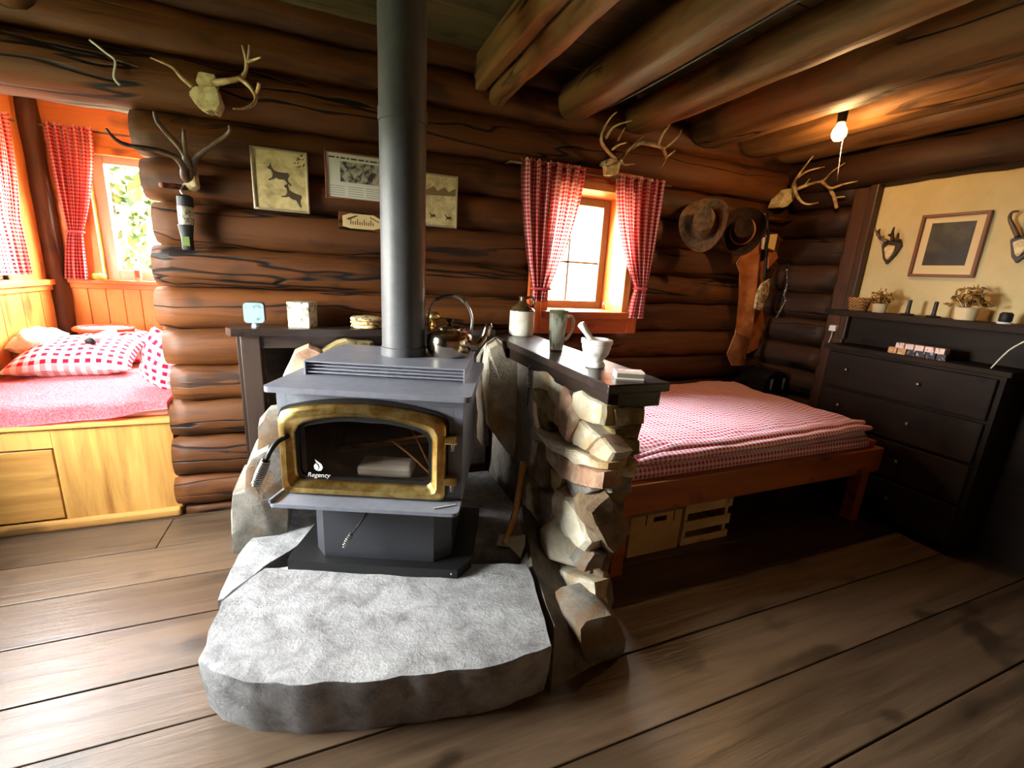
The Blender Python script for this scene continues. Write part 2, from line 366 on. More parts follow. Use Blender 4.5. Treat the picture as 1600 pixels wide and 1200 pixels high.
# ceiling: boards across the beams
bm = B(); box(bm, (XL-.2, YF-.2, ZC+.03), (XR+.3, YB+.1, ZC+.08)); ce = struct(mk('ceiling', bm, blackw_m, org=(0, 0, 0)))
y = YB+.05; k = 0
while y > YF:
    wd = random.uniform(.19, .24); bm = B(); box(bm, (XL-.1, y-wd+.004, ZC), (XR+.1, y, ZC+.03), .002); mk('plank', bm, ceil_m, ce); y -= wd
bxs = [(-.95, .08), (1.165, .085), (1.565, .08), (2.05, .135), (2.405, .125), (2.70, .09)]
for i, (x, r) in enumerate(bxs):
    bm = B(); log(bm, (x, YF, 1.93+r), (x+.01, YB-.06, 1.93+r), r, r, seed=40+i, n=16, amp=.006); mk('beam', bm, beam_m, ce, True)
bm = B(); box(bm, (.665, YF, 1.985), (.715, YB-.05, 2.13), .004); mk('sawn_beam', bm, beam_m, ce)
bm = B(); log(bm, (.765, YF, 1.975), (.77, YB-.05, 1.975), .042, .042, seed=77, n=12); mk('pole', bm, beam_m, ce, True)
bm = B(); pts = [V(1.23, YB-.12, 1.955)]+[V(1.225+.012*math.sin(k), YB-.12-k*.35, 1.938) for k in range(1, 11)]
tube(bm, pts, .006, n=6, smooth=4); mk('cable', bm, wire_m, ce, True)
# right wall: dark logs near the corner, a post and a cream panel
bm = B(); box(bm, (XR+.06, YF-.2, -.02), (XR+.12, YB+.1, 2.2)); wr = struct(mk('wall_right', bm, blackw_m, org=(0, 0, 0)))
for i in range(11):
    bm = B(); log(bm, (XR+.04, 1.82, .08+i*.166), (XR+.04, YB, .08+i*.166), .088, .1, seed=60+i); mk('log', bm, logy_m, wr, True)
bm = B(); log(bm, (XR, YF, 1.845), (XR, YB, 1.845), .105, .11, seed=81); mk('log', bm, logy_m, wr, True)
bm = B(); box(bm, (XR-.05, 1.715, 0), (XR+.06, 1.835, 1.80), .012); mk('post', bm, post_m, wr)
bm = B(); box(bm, (XR-.065, 1.70, .9), (XR-.02, 1.745, 1.80), .006); mk('post_moulding', bm, post_m, wr)
bm = B(); box(bm, (XR-.01, YF, .02), (XR+.06, 1.72, 1.80)); mk('cream_panel', bm, cream_m, wr)
# left wall with two windows (one beside the bunk, one large one by the room), window wall behind the camera
def wall_holes_x(name, X0, X1, y0, y1, z0, z1, holes, mat):
    bm = B(); ys = y0
    for (a, b, c, d) in sorted(holes):
        box(bm, (X0, ys, z0), (X1, a, z1)); box(bm, (X0, a, z0), (X1, b, c)); box(bm, (X0, a, d), (X1, b, z1)); ys = b
    box(bm, (X0, ys, z0), (X1, y1, z1)); return struct(mk(name, bm, mat, org=(0, 0, 0)))
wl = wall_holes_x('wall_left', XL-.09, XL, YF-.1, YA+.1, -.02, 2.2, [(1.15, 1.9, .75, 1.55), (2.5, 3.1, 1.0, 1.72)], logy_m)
for lo, hi in (((XL, 2.40, .42), (XL+.008, 2.5, 1.95)), ((XL, 3.1, .42), (XL+.008, YA, 1.95)), ((XL, 2.5, .42), (XL+.008, 3.1, 1.0)), ((XL, 2.5, 1.72), (XL+.008, 3.1, 1.95))): bm = B(); box(bm, lo, hi); mk('pine_panel', bm, pine_m, wl)
bm = B(); ys = YF
for x0, x1, z0, z1 in ((XL-.1, XR+.1, 0, 2.2),): box(bm, (x0, YF-.08, z0), (x1, YF, z1))
wf = struct(mk('wall_front', bm, log_m, org=(0, 0, 0)))
def window(name, axis, P, a0, a1, z0, z1, sash, tw=.045, depth=.05, muntins=(), mat=None, sgn=1):
    """window sash in a wall plane; axis 'y': plane y=P spans x; axis 'x': plane x=P spans y"""
    root = empty_struct(name)
    def bx(lo_a, hi_a, lo_z, hi_z, d0, d1, nm, m, bev=.003):
        bm = B()
        if axis == 'y': box(bm, (lo_a, P+d0, lo_z), (hi_a, P+d1, hi_z), bev)
        else: box(bm, (P+d0, lo_a, lo_z), (P+d1, hi_a, hi_z), bev)
        mk(nm, bm, m, root)
    bx(a0, a0+tw, z0, z1, 0, depth, 'window_frame', mat); bx(a1-tw, a1, z0, z1, 0, depth, 'window_frame', mat)
    bx(a0+tw, a1-tw, z0, z0+tw, 0, depth, 'window_frame', mat); bx(a0+tw, a1-tw, z1-tw, z1, 0, depth, 'window_frame', mat)
    for t, v in muntins:
        if t == 'v': bx(v-.006, v+.006, z0+tw, z1-tw, .012, depth-.012, 'muntin', sash, .001)
        else: bx(a0+tw, a1-tw, v-.006, v+.006, .012, depth-.012, 'muntin', sash, .001)
    bx(a0+tw*.6, a1-tw*.6, z0+tw*.6, z1-tw*.6, depth*.5-.002, depth*.5+.002, 'pane', glass_m, 0)
    return root
sash_m = plain('white_vinyl_sash', rgb(226, 224, 212), .5)
olive_m = plain('dark_sash', rgb(120, 116, 92), .5)
# window in the log wall (recessed, redwood casing)
w1 = window('window_1', 'y', 2.42, 1.095, 1.575, .985, 1.62, olive_m, .045, .05, (('v', 1.325), ('h', 1.255)), olive_m)
for nm, lo, hi, m in (('jamb', (1.055, 2.20, .95), (1.095, 2.47, 1.66), redz_m), ('jamb', (1.575, 2.20, .965), (1.62, 2.47, 1.64), pine_m),
        ('window_head', (1.055, 2.20, 1.62), (1.62, 2.47, 1.66), pinex_m), ('window_sill', (1.055, 2.17, .945), (1.62, 2.47, .985), red_m),
        ('casing', (1.62, 2.205, .86), (1.695, 2.235, 1.72), redz_m), ('casing', (.985, 2.205, .86), (1.055, 2.235, 1.72), redz_m),
        ('casing', (1.055, 2.205, 1.655), (1.62, 2.235, 1.725), red_m), ('apron', (1.055, 2.205, .86), (1.62, 2.235, .945), red_m)):
    bm = B(); box(bm, lo, hi, .003); mk(nm, bm, m, w1)
bm = B(); c = ay(930, 487, 2.39); tube(bm, [c+V(-.06, 0, -.008), c+V(.02, -.02, -.008), c+V(.045, -.03, .015), c+V(.03, -.035, .045), c+V(.04, -.035, .06)], .006, .005, 6, 3)
tube(bm, [c+V(-.07, .02, -.02), c+V(.05, .02, -.02)], .009, n=6); mk('crank_handle', bm, steel_m, w1, True)
# alcove: back wall with wainscot, window, cream ceiling, corner post
bm = B()
for x0, x1, z0, z1 in ((XL-.1, -1.25, 0, 2.05), (-.40, .3, 0, 2.05), (-1.25, -.40, 0, 1.0), (-1.25, -.40, 1.72, 2.05)): box(bm, (x0, YA, z0), (x1, YA+.1, z1))
wa = struct(mk('wall_alcove_back', bm, pinex_m, org=(0, 0, 0)))
bm = B(); box(bm, (.25, 2.43, 0), (.33, YA+.1, 2.05)); struct(mk('wall_alcove_side', bm, pine_m, org=(0, 0, 0)))
for x0, w_ in [(-1.47+.0, .125)]+[(-1.342+.085*i, .083) for i in range(12)]:
    bm = B(); box(bm, (x0, YA-.018, .42), (x0+w_, YA, .955), .003); mk('wainscot_board', bm, pine_m, wa)
for lo, hi, m in (((XL, YA-.045, .975), (.25, YA, 1.0), pinex_m), ((XL, YA-.03, .945), (.25, YA, .976), pinex_m), ((XL, YA-.02, 1.735), (.25, YA, 1.95), pinex_m), ((-1.36, YA-.03, 1.0), (-1.25, YA, 1.735), pine_m), ((-1.27, YA-.035, 1.70), (-.38, YA, 1.74), pinex_m)):
    bm = B(); box(bm, lo, hi, .004); mk('trim_board', bm, m, wa)
for i in range(7):
    y1 = YA-.03-i*.17; bm = B(); box(bm, (XL, y1-.167, .42), (XL+.018, y1, .955), .003); mk('wainscot_board', bm, pine_m, wl)
for lo, hi in (((XL, 2.3, .965), (XL+.045, YA-.02, .995)), ((XL, 2.3, .935), (XL+.03, YA-.02, .966))):
    bm = B(); box(bm, lo, hi, .004); mk('trim_board', bm, piney_m, wl)
bm = B(); log(bm, (XL+.03, YA-.03, .4), (XL+.03, YA-.03, 1.97), .055, .05, up=V(0, 1, 0), seed=5); struct(mk('trim_1', bm, post_m, None, True), 'dark round corner post of the bunk alcove')
bm = B(); box(bm, (XL-.1, 2.40, 1.95), (.33, YA+.1, 2.0)); struct(mk('ceiling_alcove', bm, ceilw_m, org=(0, 0, 0)))
window('window_2', 'y', YA+.02, -1.25, -.40, 1.0, 1.72, sash_m, .06, .05, (), sash_m)
window('window_3', 'x', XL-.07, 2.5, 3.1, 1.0, 1.72, sash_m, .05, .05, (), sash_m)
window('window_4', 'x', XL-.07, 1.15, 1.9, .75, 1.55, sash_m, .05, .05, (), sash_m)
# outdoors: ground, and leafy bushes seen through the panes
bm = B(); box(bm, (-30, -30, -.5), (30, 30, -.4)); tag(struct(mk('ground', bm, mottled('outdoor_grass', rgb(70, 80, 44), rgb(94, 96, 60), 2, .9), org=(0, 0, 0))), 'sunlit grassy ground outside the cabin', 'ground')
def bush(c, r, n, label):
    bm = B()
    for i in range(n):
        d = Vector((random.gauss(0, 1), random.gauss(0, 1), random.gauss(0, 1))).normalized()*random.uniform(.5, 1)
        p = Vector(c)+Vector((d.x*r[0], d.y*r[1], d.z*r[2])); s = random.uniform(.05, .11)
        a = Vector((random.gauss(0, 1), random.gauss(0, 1), random.gauss(0, 1))).normalized(); b = a.orthogonal().normalized()
        bm.faces.new([bm.verts.new(p+a*s), bm.verts.new(p+b*s*.5), bm.verts.new(p-a*s), bm.verts.new(p-b*s*.5)])
    t = thing('bush', label, 'bush', (c[0], c[1], -.4))
    f = mk('foliage', bm, leaf_m, t); f['kind'] = 'stuff'
    bm = B(); tube(bm, [(c[0], c[1], -.42), (c[0]+.05, c[1], c[2]*.5), (c[0], c[1], c[2])], .06, .03, 7, 3); mk('stem', bm, twig_m, t, True)
bush((-2.15, 6.8, 1.25), (.85, .6, 1.1), 1000, 'leafy pale green bush outside the alcove window')
bush((-.9, 9.9, .7), (1.2, .9, 1.0), 700, 'low yellow green bush beyond the alcove window')
bush((3.3, 7.8, .5), (.5, .5, .5), 260, 'small bush outside the window in the log wall')
sh = thing('shed', 'small outbuilding with a pitched roof seen through the log wall window', 'shed', (5.6, 8.5, -.4))
bm = B(); box(bm, (4.9, 8.0, -.42), (6.6, 10, 1.1)); mk('wall', bm, crate_m, sh)
bm = B(); prism(bm, [(4.7, 7.7, 1.05), (6.8, 7.7, 1.05), (5.75, 7.7, 1.9)], (0, 2.5, 0)); mk('roof', bm, crate_m, sh)
# ================================================================ HEARTH, STONE WALL
HZ = .16
def slab(name, px, z, h, mat, parent, amp=.006, cuts=3, ins=.012, seed=0, pts=None):
    P = pts or [az(x, y, z) for x, y in px]; c = sum(P, V(0, 0, 0))/len(P)
    # densify outline
    Q = []
    for a, b in zip(P, P[1:]+P[:1]):
        k = max(1, int((b-a).length/.035))
        Q += [a.lerp(b, i/k) for i in range(k)]
    Q = [q+V(noise.noise(q*14+V(seed, 0, 0)), noise.noise(q*14+V(0, seed, 9)), 0)*amp*1.6 for q in Q]
    bm = B(); rings = []
    for f, zz in ((.975, z-h), (.995, z-h*.5), (1.0, z-.006), (.996, z)):
        rings.append([bm.verts.new(V(c.x+(q.x-c.x)*f, c.y+(q.y-c.y)*f, zz)) for q in Q])
    for f in (.8, .55, .3, .1):
        rings.append([bm.verts.new(V(c.x+(q.x-c.x)*f, c.y+(q.y-c.y)*f, z)) for q in Q])
    n = len(Q)
    for a, b in zip(rings, rings[1:]):
        for k in range(n): bm.faces.new((a[k], a[(k+1) % n], b[(k+1) % n], b[k]))
    bm.faces.new(rings[-1]); bm.faces.new(rings[0][::-1])
    for v in bm.verts:
        if v.co.z > z-h*.9: v.co.z += noise.noise(v.co*9+V(seed, 0, 0))*amp; v.co += noise.noise_vector(v.co*22)*amp*.5
    return mk(name, bm, mat, parent, True, angle=30)
he = thing('stone_hearth', 'raised grey stone slab hearth under the wood stove', 'hearth', (.15, 1.35, 0))
slab('front_slab', [(415, 888), (345, 940), (330, 985), (313, 1030), (330, 1050), (380, 1066), (480, 1070), (600, 1061), (700, 1050), (800, 1034), (862, 1008), (852, 965), (838, 920), (822, 882), (700, 880), (560, 876)], HZ, HZ, slab_m, he, .006)
bl = [az(372, 872, HZ), az(345, 936, HZ), az(412, 885, HZ)]
slab('side_slab', None, HZ-.001, HZ-.001, slab_m, he, .004, seed=5, pts=[az(370, 868, HZ), az(338, 938, HZ), az(345, 936, HZ), az(413, 885, HZ), V(-.02, 1.75, HZ), V(-.22, 1.95, HZ)])
slab('rear_slab', None, HZ-.004, HZ-.004, slab_m, he, .004, seed=9, pts=[V(-.2, 1.97, HZ), V(.0, 1.60, HZ), V(.45, 1.40, HZ), V(.62, 1.35, HZ), V(.74, 1.5, HZ), V(.74, 2.05, HZ), V(-.2, 2.05, HZ)])
# stone half wall beside the stove (mortar core, stones set into it)
CZ, CX0, CX1, CY0 = .865, .755, .965, 1.08
sw = thing('stone_half_wall', 'rough stone half wall with pale split stones beside the stove', 'wall', (.86, 1.5, 0))
bm = B(); box(bm, (.80, 1.13, 0), (.945, 2.2, CZ-.045))
for v in bm.verts:
    if v.co.z < .1 and v.co.x > .9: v.co.x = .865
bmesh.ops.subdivide_edges(bm, edges=bm.edges[:], cuts=5, use_grid_fill=True); rough(bm, .01, 9); mk('mortar_core', bm, mortar_m, sw, True, angle=40)
bm = B(); P = [V(.545, .90, 0), V(.76, .95, 0), V(.82, 1.14, 0), V(.82, 1.6, 0), V(.62, 1.6, 0), V(.56, 1.2, 0)]; T = [V(.59, .98, .15), V(.70, 1.03, .09), V(.76, 1.13, .06), V(.80, 1.6, .2), V(.74, 1.6, .19), V(.64, 1.25, .15)]
loop = []
for k in range(4): loop.append([bm.verts.new(a.lerp(b, k/3)) for a, b in zip(P, T)])
for a, b in zip(loop, loop[1:]):
    for k in range(6): bm.faces.new((a[k], a[(k+1) % 6], b[(k+1) % 6], b[k]))
bm.faces.new(loop[0]); bm.faces.new(loop[-1]); bmesh.ops.subdivide_edges(bm, edges=bm.edges[:], cuts=2, use_grid_fill=True); rough(bm, .008, 12); mk('mortar_base', bm, mortar_m, sw, True, angle=40)
def Z5(p): return [(720+x/2.4, 560+y/2.4) for x, y in p]
def wstone(px, face, mat, thick=.05, proud=.02, seed=0, amp=.008, parent=None, plane=None, name='stone'):
    """a split stone: its outline lies in the wall's face, its body reaches back into the mortar"""
    if face == 'L': X = .775 if plane is None else plane; P = [ax(x, y, X) for x, y in px]; nrm = V(-1, -.12, .05)
    elif face == 'E': Y = 1.105 if plane is None else plane; P = [ay(x, y, Y) for x, y in px]; nrm = V(.05, -1, .05)
    nrm.normalize(); c = sum(P, V(0, 0, 0))/len(P); Q = []
    for a, b in zip(P, P[1:]+P[:1]):
        k = max(1, int((b-a).length/.03)); Q += [a.lerp(b, i/k) for i in range(k)]
    n = len(Q); bm = B(); rings = []
    tilt = V(random.uniform(-.3, .3), random.uniform(-.3, .3), random.uniform(-.3, .3))
    for f, d in ((1.0, -thick), (1.07, -.004), (1.05, proud*.6), (.93, proud), (.5, proud*1.1), (.15, proud*1.08)):
        rings.append([bm.verts.new(c+(q-c)*f+nrm*(d+(q-c).dot(tilt)*(.5 if d > 0 else 0)*f)) for q in Q])
    for a, b in zip(rings, rings[1:]):
        for k in range(n): bm.faces.new((a[k], a[(k+1) % n], b[(k+1) % n], b[k]))
    bm.faces.new(rings[0]); bm.faces.new(rings[-1])
    for v in bm.verts:
        q = v.co.copy(); v.co += noise.noise_vector(q*16+V(seed, seed*2, 0))*amp+nrm*noise.noise(q*45+V(seed, 0, 0))*.005
    if parent is not None:
        for v in bm.verts:
            v.co.x = min(v.co.x, .806)
            if v.co.x > .745: v.co.z = min(v.co.z, .788)
    return mk(name, bm, mat, parent or sw, True, angle=22)
ST = [('L', stA, [(440, 130), (470, 122), (555, 175), (553, 252), (480, 232), (445, 185)], .03), ('L', stB, [(370, 185), (395, 100), (440, 165), (470, 225), (430, 305), (355, 235)], .03),
 ('L', stA, [(430, 305), (470, 228), (550, 292), (497, 345), (440, 322)], .028), ('L', stB, [(497, 345), (550, 292), (600, 350), (572, 385), (510, 362)], .025),
 ('L', stA, [(315, 265), (345, 280), (440, 330), (575, 385), (570, 412), (470, 395), (350, 325)], .045), ('L', stB, [(325, 322), (470, 397), (565, 420), (560, 482), (500, 475), (400, 445), (330, 380)], .035),
 ('L', stC, [(290, 115), (358, 120), (368, 190), (352, 232), (300, 165)], .02), ('L', stA, [(290, 50), (330, 55), (392, 98), (368, 182), (355, 120), (292, 112)], .018),
 ('L', stC, [(342, 412), (388, 440), (372, 500), (345, 482)], .012), ('L', stA, [(370, 480), (400, 490), (450, 560), (510, 680), (490, 710), (430, 660), (365, 572), (358, 520)], .035),
 ('L', stA, [(330, 640), (365, 590), (430, 664), (478, 712), (437, 775), (345, 742)], .022), ('L', stD, [(302, 498), (358, 512), (366, 590), (330, 640), (300, 562)], .015),
 ('L', stA, [(338, 765), (510, 835), (505, 908), (342, 820)], .022), ('L', stA, [(342, 828), (505, 912), (510, 965), (470, 982), (390, 940), (350, 880)], .03),
 ('L', stD, [(400, 450), (500, 478), (520, 492), (455, 545), (395, 490)], .02), ('L', stE, [(250, 450), (300, 500), (300, 562), (325, 640), (280, 640), (245, 560)], .01),
 ('L', stE, [(270, 150), (345, 215), (350, 262), (310, 300), (270, 240)], .012), ('L', stE, [(270, 310), (318, 330), (335, 400), (330, 470), (270, 420)], .01),
 ('L', stD, [(250, 650), (325, 650), (340, 740), (330, 800), (260, 720)], .012),
 ('E', stC, [(557, 180), (668, 175), (664, 238), (556, 250)], .03), ('E', stC, [(556, 254), (662, 242), (655, 298), (566, 288)], .022),
 ('E', stC, [(566, 292), (655, 302), (650, 352), (608, 362), (560, 330)], .024), ('E', stA, [(572, 388), (640, 368), (618, 424), (562, 420)], .045),
 ('E', stD, [(545, 424), (616, 428), (614, 485), (530, 486)], .04), ('E', stE, [(455, 548), (520, 490), (555, 530), (600, 590), (608, 622), (575, 680), (540, 708), (512, 684), (462, 592)], .05),
 ('E', stD, [(437, 777), (482, 712), (526, 716), (518, 768)], .03), ('E', stD, [(515, 768), (540, 790), (558, 890), (540, 940), (507, 965), (511, 835)], .025),
 ('E', stE, [(520, 722), (545, 712), (552, 760), (540, 790), (518, 768)], .01), ('E', stC, [(615, 428), (632, 430), (628, 490), (600, 540), (560, 520), (540, 490), (612, 486)], .0)]
for i, (f, m, p, pr) in enumerate(ST): wstone(Z5(p), f, m, .05, pr, i*1.3, plane=None)
# pale tall slab in the corner behind the stove and boulders left of the stove: the stove surround
su = thing('stone_surround', 'rough stone surround behind and left of the wood stove', 'surround', (.2, 2.1, 0))
wstone([(762, 540), (776, 532), (815, 565), (812, 640), (795, 705), (762, 660), (758, 600)], 'E', stA, .06, .03, 31, parent=su, plane=1.90)
wstone([(752, 560), (762, 545), (760, 690), (752, 690)], 'E', stD, .06, .01, 32, parent=su, plane=1.93)
wstone([(445, 585), (462, 548), (482, 540), (500, 548), (515, 600), (450, 625)], 'E', stB, .06, .03, 33, parent=su, plane=2.02)
wstone([(505, 545), (540, 530), (580, 535), (590, 560), (520, 575)], 'E', stC, .06, .02, 35, parent=su, plane=2.02)
bm = B(); box(bm, (-.27, 2.165, HZ-.01), (.76, 2.2, .86)); mk('fireback', bm, soot_m, su)
def boulder(poly, depth, mat, Y, seed=0, amp=.012, par=None):
    F_ = [ay(x, y, Y) for x, y in poly]; c = sum(F_, V(0, 0, 0))/len(F_); Q = []
    for a, b in zip(F_, F_[1:]+F_[:1]):
        k = max(1, int((b-a).length/.04)); Q += [a.lerp(b, i/k) for i in range(k)]
    bm = B(); rings = []
    for f, d in ((.1, -.01), (.6, -.008), (.94, 0), (1, .03), (1.02, depth*.6), (.96, depth)): rings.append([bm.verts.new(V(c.x+(q.x-c.x)*f, Y+d, c.z+(q.z-c.z)*f)) for q in Q])
    n = len(Q)
    for a, b in zip(rings, rings[1:]):
        for k in range(n): bm.faces.new((a[k], a[(k+1) % n], b[(k+1) % n], b[k]))
    bm.faces.new(rings[0]); bm.faces.new(rings[-1])
    for v in bm.verts: v.co += noise.noise_vector(v.co*13+V(seed, 0, 0))*amp
    return mk('stone', bm, mat, par or su, True, angle=40)
boulder([(362, 868), (361, 775), (378, 768), (384, 735), (392, 715), (420, 700), (440, 705), (452, 740), (452, 860), (400, 872)], .28, stD, 1.72, 3)
boulder([(400, 705), (402, 668), (412, 655), (440, 655), (450, 700), (446, 720), (420, 710)], .2, stD, 1.76, 8)
boulder(Z5([(440, 1010), (470, 985), (510, 970), (560, 955), (590, 975), (608, 1010), (622, 1100), (600, 1138), (560, 1148), (465, 1152), (445, 1090)]), .16, stD, .95, 14, .012, sw)
# dark wooden counter on the half wall
bm = B(); box(bm, (CX0, 1.075, CZ-.03), (CX1+.02, 2.18, CZ), .004)
ct = thing('counter_top', 'dark varnished wooden counter on top of the stone half wall', 'counter', (.86, 1.6, CZ-.09)); mk('top_board', bm, dark_m, ct)
bm = B(); box(bm, (CX0+.012, 1.09, CZ-.08), (CX0+.045, 2.15, CZ-.029), .003); mk('edge_board', bm, blackw_m, ct)
bm = B(); box(bm, (CX0+.046, 1.09, CZ-.08), (CX1, 1.125, CZ-.029), .003); mk('edge_board', bm, dark_m, ct)
# dark mantel behind the stove
mt = thing('mantel', 'dark stained wooden mantel shelf on posts behind the stove', 'mantel', (.1, 2.1, 0))
bm = B(); SH = .895; prism(bm, [V(-.395, 2.235, SH-.03), V(-.395, 2.1, SH-.03), V(-.37, 2.06, SH-.03), V(.75, 2.06, SH-.03), V(.75, 2.235, SH-.03)], (0, 0, .03)); mk('shelf', bm, dark_m, mt)
bm = B(); box(bm, (-.345, 2.085, 0), (-.275, 2.2, SH-.03), .004); mk('post', bm, darkz_m, mt)
bm = B(); box(bm, (-.36, 2.10, 0), (-.346, 2.2, SH-.03), .002); mk('side_board', bm, darkz_m, mt)
bm = B(); box(bm, (-.275, 2.095, SH-.085), (.75, 2.16, SH-.03), .003); mk('rail', bm, dark_m, mt)
# ================================================================ WOOD STOVE
SO = V(.0885, 1.3035, 0); SU = V(.925, -.381, 0).normalized(); SV = V(.381, .925, 0).normalized()
SM = Matrix(((SU.x, SV.x, 0, SO.x), (SU.y, SV.y, 0, SO.y), (0, 0, 1, 0), (0, 0, 0, 1)))
def S(u, v, z): return SM @ V(u, v, z)
st = thing('wood_stove', 'grey steel wood stove with a brass framed glass door on the hearth', 'stove', S(0, .27, HZ))
def sbox(nm, lo, hi, mat, par=st, bev=.004):
    bm = B(); box(bm, lo, hi, bev, SM); return mk(nm, bm, mat, par)
def rpoly(x0, x1, y0, y1, r, k=5):
    out = []
    for cx, cy, a in ((x1-r, y0+r, -90), (x1-r, y1-r, 0), (x0+r, y1-r, 90), (x0+r, y0+r, 180)):
        for i in range(k+1): t = math.radians(a+90*i/k); out.append((cx+r*math.cos(t), cy+r*math.sin(t)))
    return out
bm = B(); prism(bm, [S(u, v, .80) for u, v in rpoly(-.302, .302, -.005, .52, .02)], (0, 0, .017)); mk('lid', bm, stove_m, st)
# body as a hollow firebox (four walls, floor, roof and a front with an opening)
for lo, hi in (((-.295, .06, .44), (-.265, .50, .80)), ((.245, .06, .44), (.275, .50, .80)), ((-.265, .47, .44), (.245, .50, .80)), ((-.265, .06, .44), (.245, .47, .475)), ((-.265, .06, .765), (.245, .47, .80)),
               ((-.265, .06, .475), (-.225, .085, .765)), ((.175, .06, .475), (.245, .085, .765)), ((-.225, .06, .475), (.175, .085, .505)), ((-.225, .06, .70), (.175, .085, .765))):
    sbox('body', lo, hi, stove_m, bev=.001)
sbox('firebrick', (-.264, .44, .476), (.244, .469, .764), soot_m); sbox('firebrick', (-.264, .086, .476), (-.235, .439, .764), soot_m); sbox('firebrick', (.215, .086, .476), (.244, .439, .764), soot_m)
sbox('firebox_floor', (-.264, .086, .475), (.244, .47, .492), soot_m)
# stepped convection top with slots
sbox('top_step', (-.25, .19, .816), (.262, .50, .86), stove_m, bev=.003)
for k in range(4): sbox('slot_fin', (-.25, .165+.004*k, .824+.0105*k), (.262, .192, .8285+.0105*k), stove_m, bev=.001)
sbox('slot_cheek', (-.254, .16, .816), (-.248, .30, .862), stove_m, bev=.001); sbox('slot_cheek', (.26, .16, .816), (.266, .30, .862), stove_m, bev=.001)
sbox('top_plate', (-.254, .163, .858), (.266, .505, .863), stove_m, bev=.001)
# ash lip
bm = B(); prism(bm, [S(u, v, .447) for u, v in rpoly(-.297, .277, -.03, .075, .02)], (0, 0, .012)); mk('ash_lip', bm, stove_m, st)
bm = B(); prism(bm, [S(-.295, -.028, .459), S(-.288, -.028, .459), S(-.280, .07, .459), S(-.287, .07, .459)], (0, 0, .012)); mk('lip_rib', bm, stove_m, st)
bm = B(); tube(bm, [S(.20, -.01, .462), S(.262, .02, .462)], .0025, n=6); tag(mk('match', bm, paper_m), 'burnt white matchstick lying on the stove ash lip', 'match')
# pedestal and base plate
bm = B(); prism(bm, [S(u, v, .195) for u, v in ((-.19, .10), (.182, .10), (.235, .15), (.235, .46), (-.235, .46), (-.235, .15))], (0, 0, .25)); mk('pedestal', bm, ped_m, st)
bm = B(); prism(bm, [S(u, v, HZ-.002) for u, v in ((-.302, .065), (.268, .065), (.31, .13), (.31, .48), (-.31, .48), (-.31, .1))], (0, 0, .036)); mk('base_plate', bm, black_m, st)
bm = B(); bmesh.ops.create_uvsphere(bm, u_segments=10, v_segments=6, radius=.004, matrix=Matrix.Translation(S(.25, .064, .178))); mk('bolt', bm, steel_m, st, True)
bm = B(); tube(bm, [S(-.025, .10, .40), S(-.05, .07, .355), S(-.088, .045, .30)], .0035, n=6); rod = mk('damper_rod', bm, black_m, st, True)
def coil(bm, p, q, r, wr, turns, taper=1):
    p, q = Vector(p), Vector(q); t = (q-p).normalized(); a = t.orthogonal().normalized(); b = t.cross(a); N = turns*10
    tube(bm, [p.lerp(q, i/N)+(a*math.cos(i*.6283)+b*math.sin(i*.6283))*r*(1+(taper-1)*abs(i/N*2-1)) for i in range(N+1)], wr, n=5)
bm = B(); coil(bm, S(-.078, .052, .318), S(-.098, .036, .28), .008, .0022, 7, .7); mk('spring_grip', bm, steel_m, rod, True)
# door: arched brass frame ring, black gasket, glass, hinges, handle
def arch(x0, x1, z0, z1, rise, rb, n=14, cut=.03):
    out = [(x0+rb, z0), (x1-rb, z0), (x1-rb*.3, z0+rb*.3), (x1, z0+rb), (x1, z1-cut), (x1-cut*.35, z1-cut*.3)]
    for i in range(n+1):
        t = i/n; x = (x1-cut)+(x0+cut-(x1-cut))*t; out.append((x, z1+rise*(1-(2*t-1)**2)))
    return out+[(x0+cut*.35, z1-cut*.3), (x0, z1-cut), (x0, z0+rb), (x0+rb*.3, z0+rb*.3)]
door = bpy.data.objects.new('door', None); C.objects.link(door); door.parent = st; ORG[door.name] = ORG[st.name]
def ring(nm, secs, mat, par):
    bm = B(); rings = [[bm.verts.new(S(u, v, z)) for u, z in pts] for pts, v in secs]; n = len(rings[0])
    for a, b in zip(rings, rings[1:]+rings[:1]):
        for k in range(n): bm.faces.new((a[k], a[(k+1) % n], b[(k+1) % n], b[k]))
    return mk(nm, bm, mat, par, True, angle=35)
def A(i, rise=.026): return arch(-.285+i, .228-i, .462+i, .742-i, rise, .02, cut=.034)
ring('door_frame', [(A(0), .06), (A(.002), .035), (A(.010), .026), (A(.026), .024), (A(.034), .032), (A(.040), .036), (A(.046), .044), (A(.048), .06)], gold_m, door)
ring('frame_edge', [(arch(-.289, .232, .458, .748, .030, .02, cut=.034), .06), (arch(-.289, .232, .458, .748, .030, .02, cut=.034), .050), (A(.001), .050), (A(.001), .06)], black_m, door)
ring('gasket', [(A(.046), .058), (A(.046), .048), (A(.056, .022), .048), (A(.056, .022), .058)], black_m, door)
bm = B(); prism(bm, [S(u, .052, z) for u, z in A(.045)], SV*.004); gl = mk('glass', bm, sglass_m, door)
for z in (.667, .531):
    bm = B(); box(bm, (.222, .028, z-.012), (.262, .056, z+.014), .004, SM); hg = mk('hinge', bm, gold_m, door)
    bm = B(); lathe(bm, [(.006, -.036), (.007, -.034), (.007, -.012)], S(.246, .042, z), 10); mk('hinge_pin', bm, steel_m, hg, True)
bm = B(); tube(bm, [S(-.252, .03, .655), S(-.262, -.01, .652), S(-.272, -.035, .632), S(-.285, -.04, .60)], .008, .007, 8, 3); hd = mk('door_handle', bm, black_m, door, True)
bm = B(); coil(bm, S(-.283, -.04, .606), S(-.318, -.045, .527), .013, .0032, 13, .8); mk('spring_grip', bm, steel_m, hd, True)
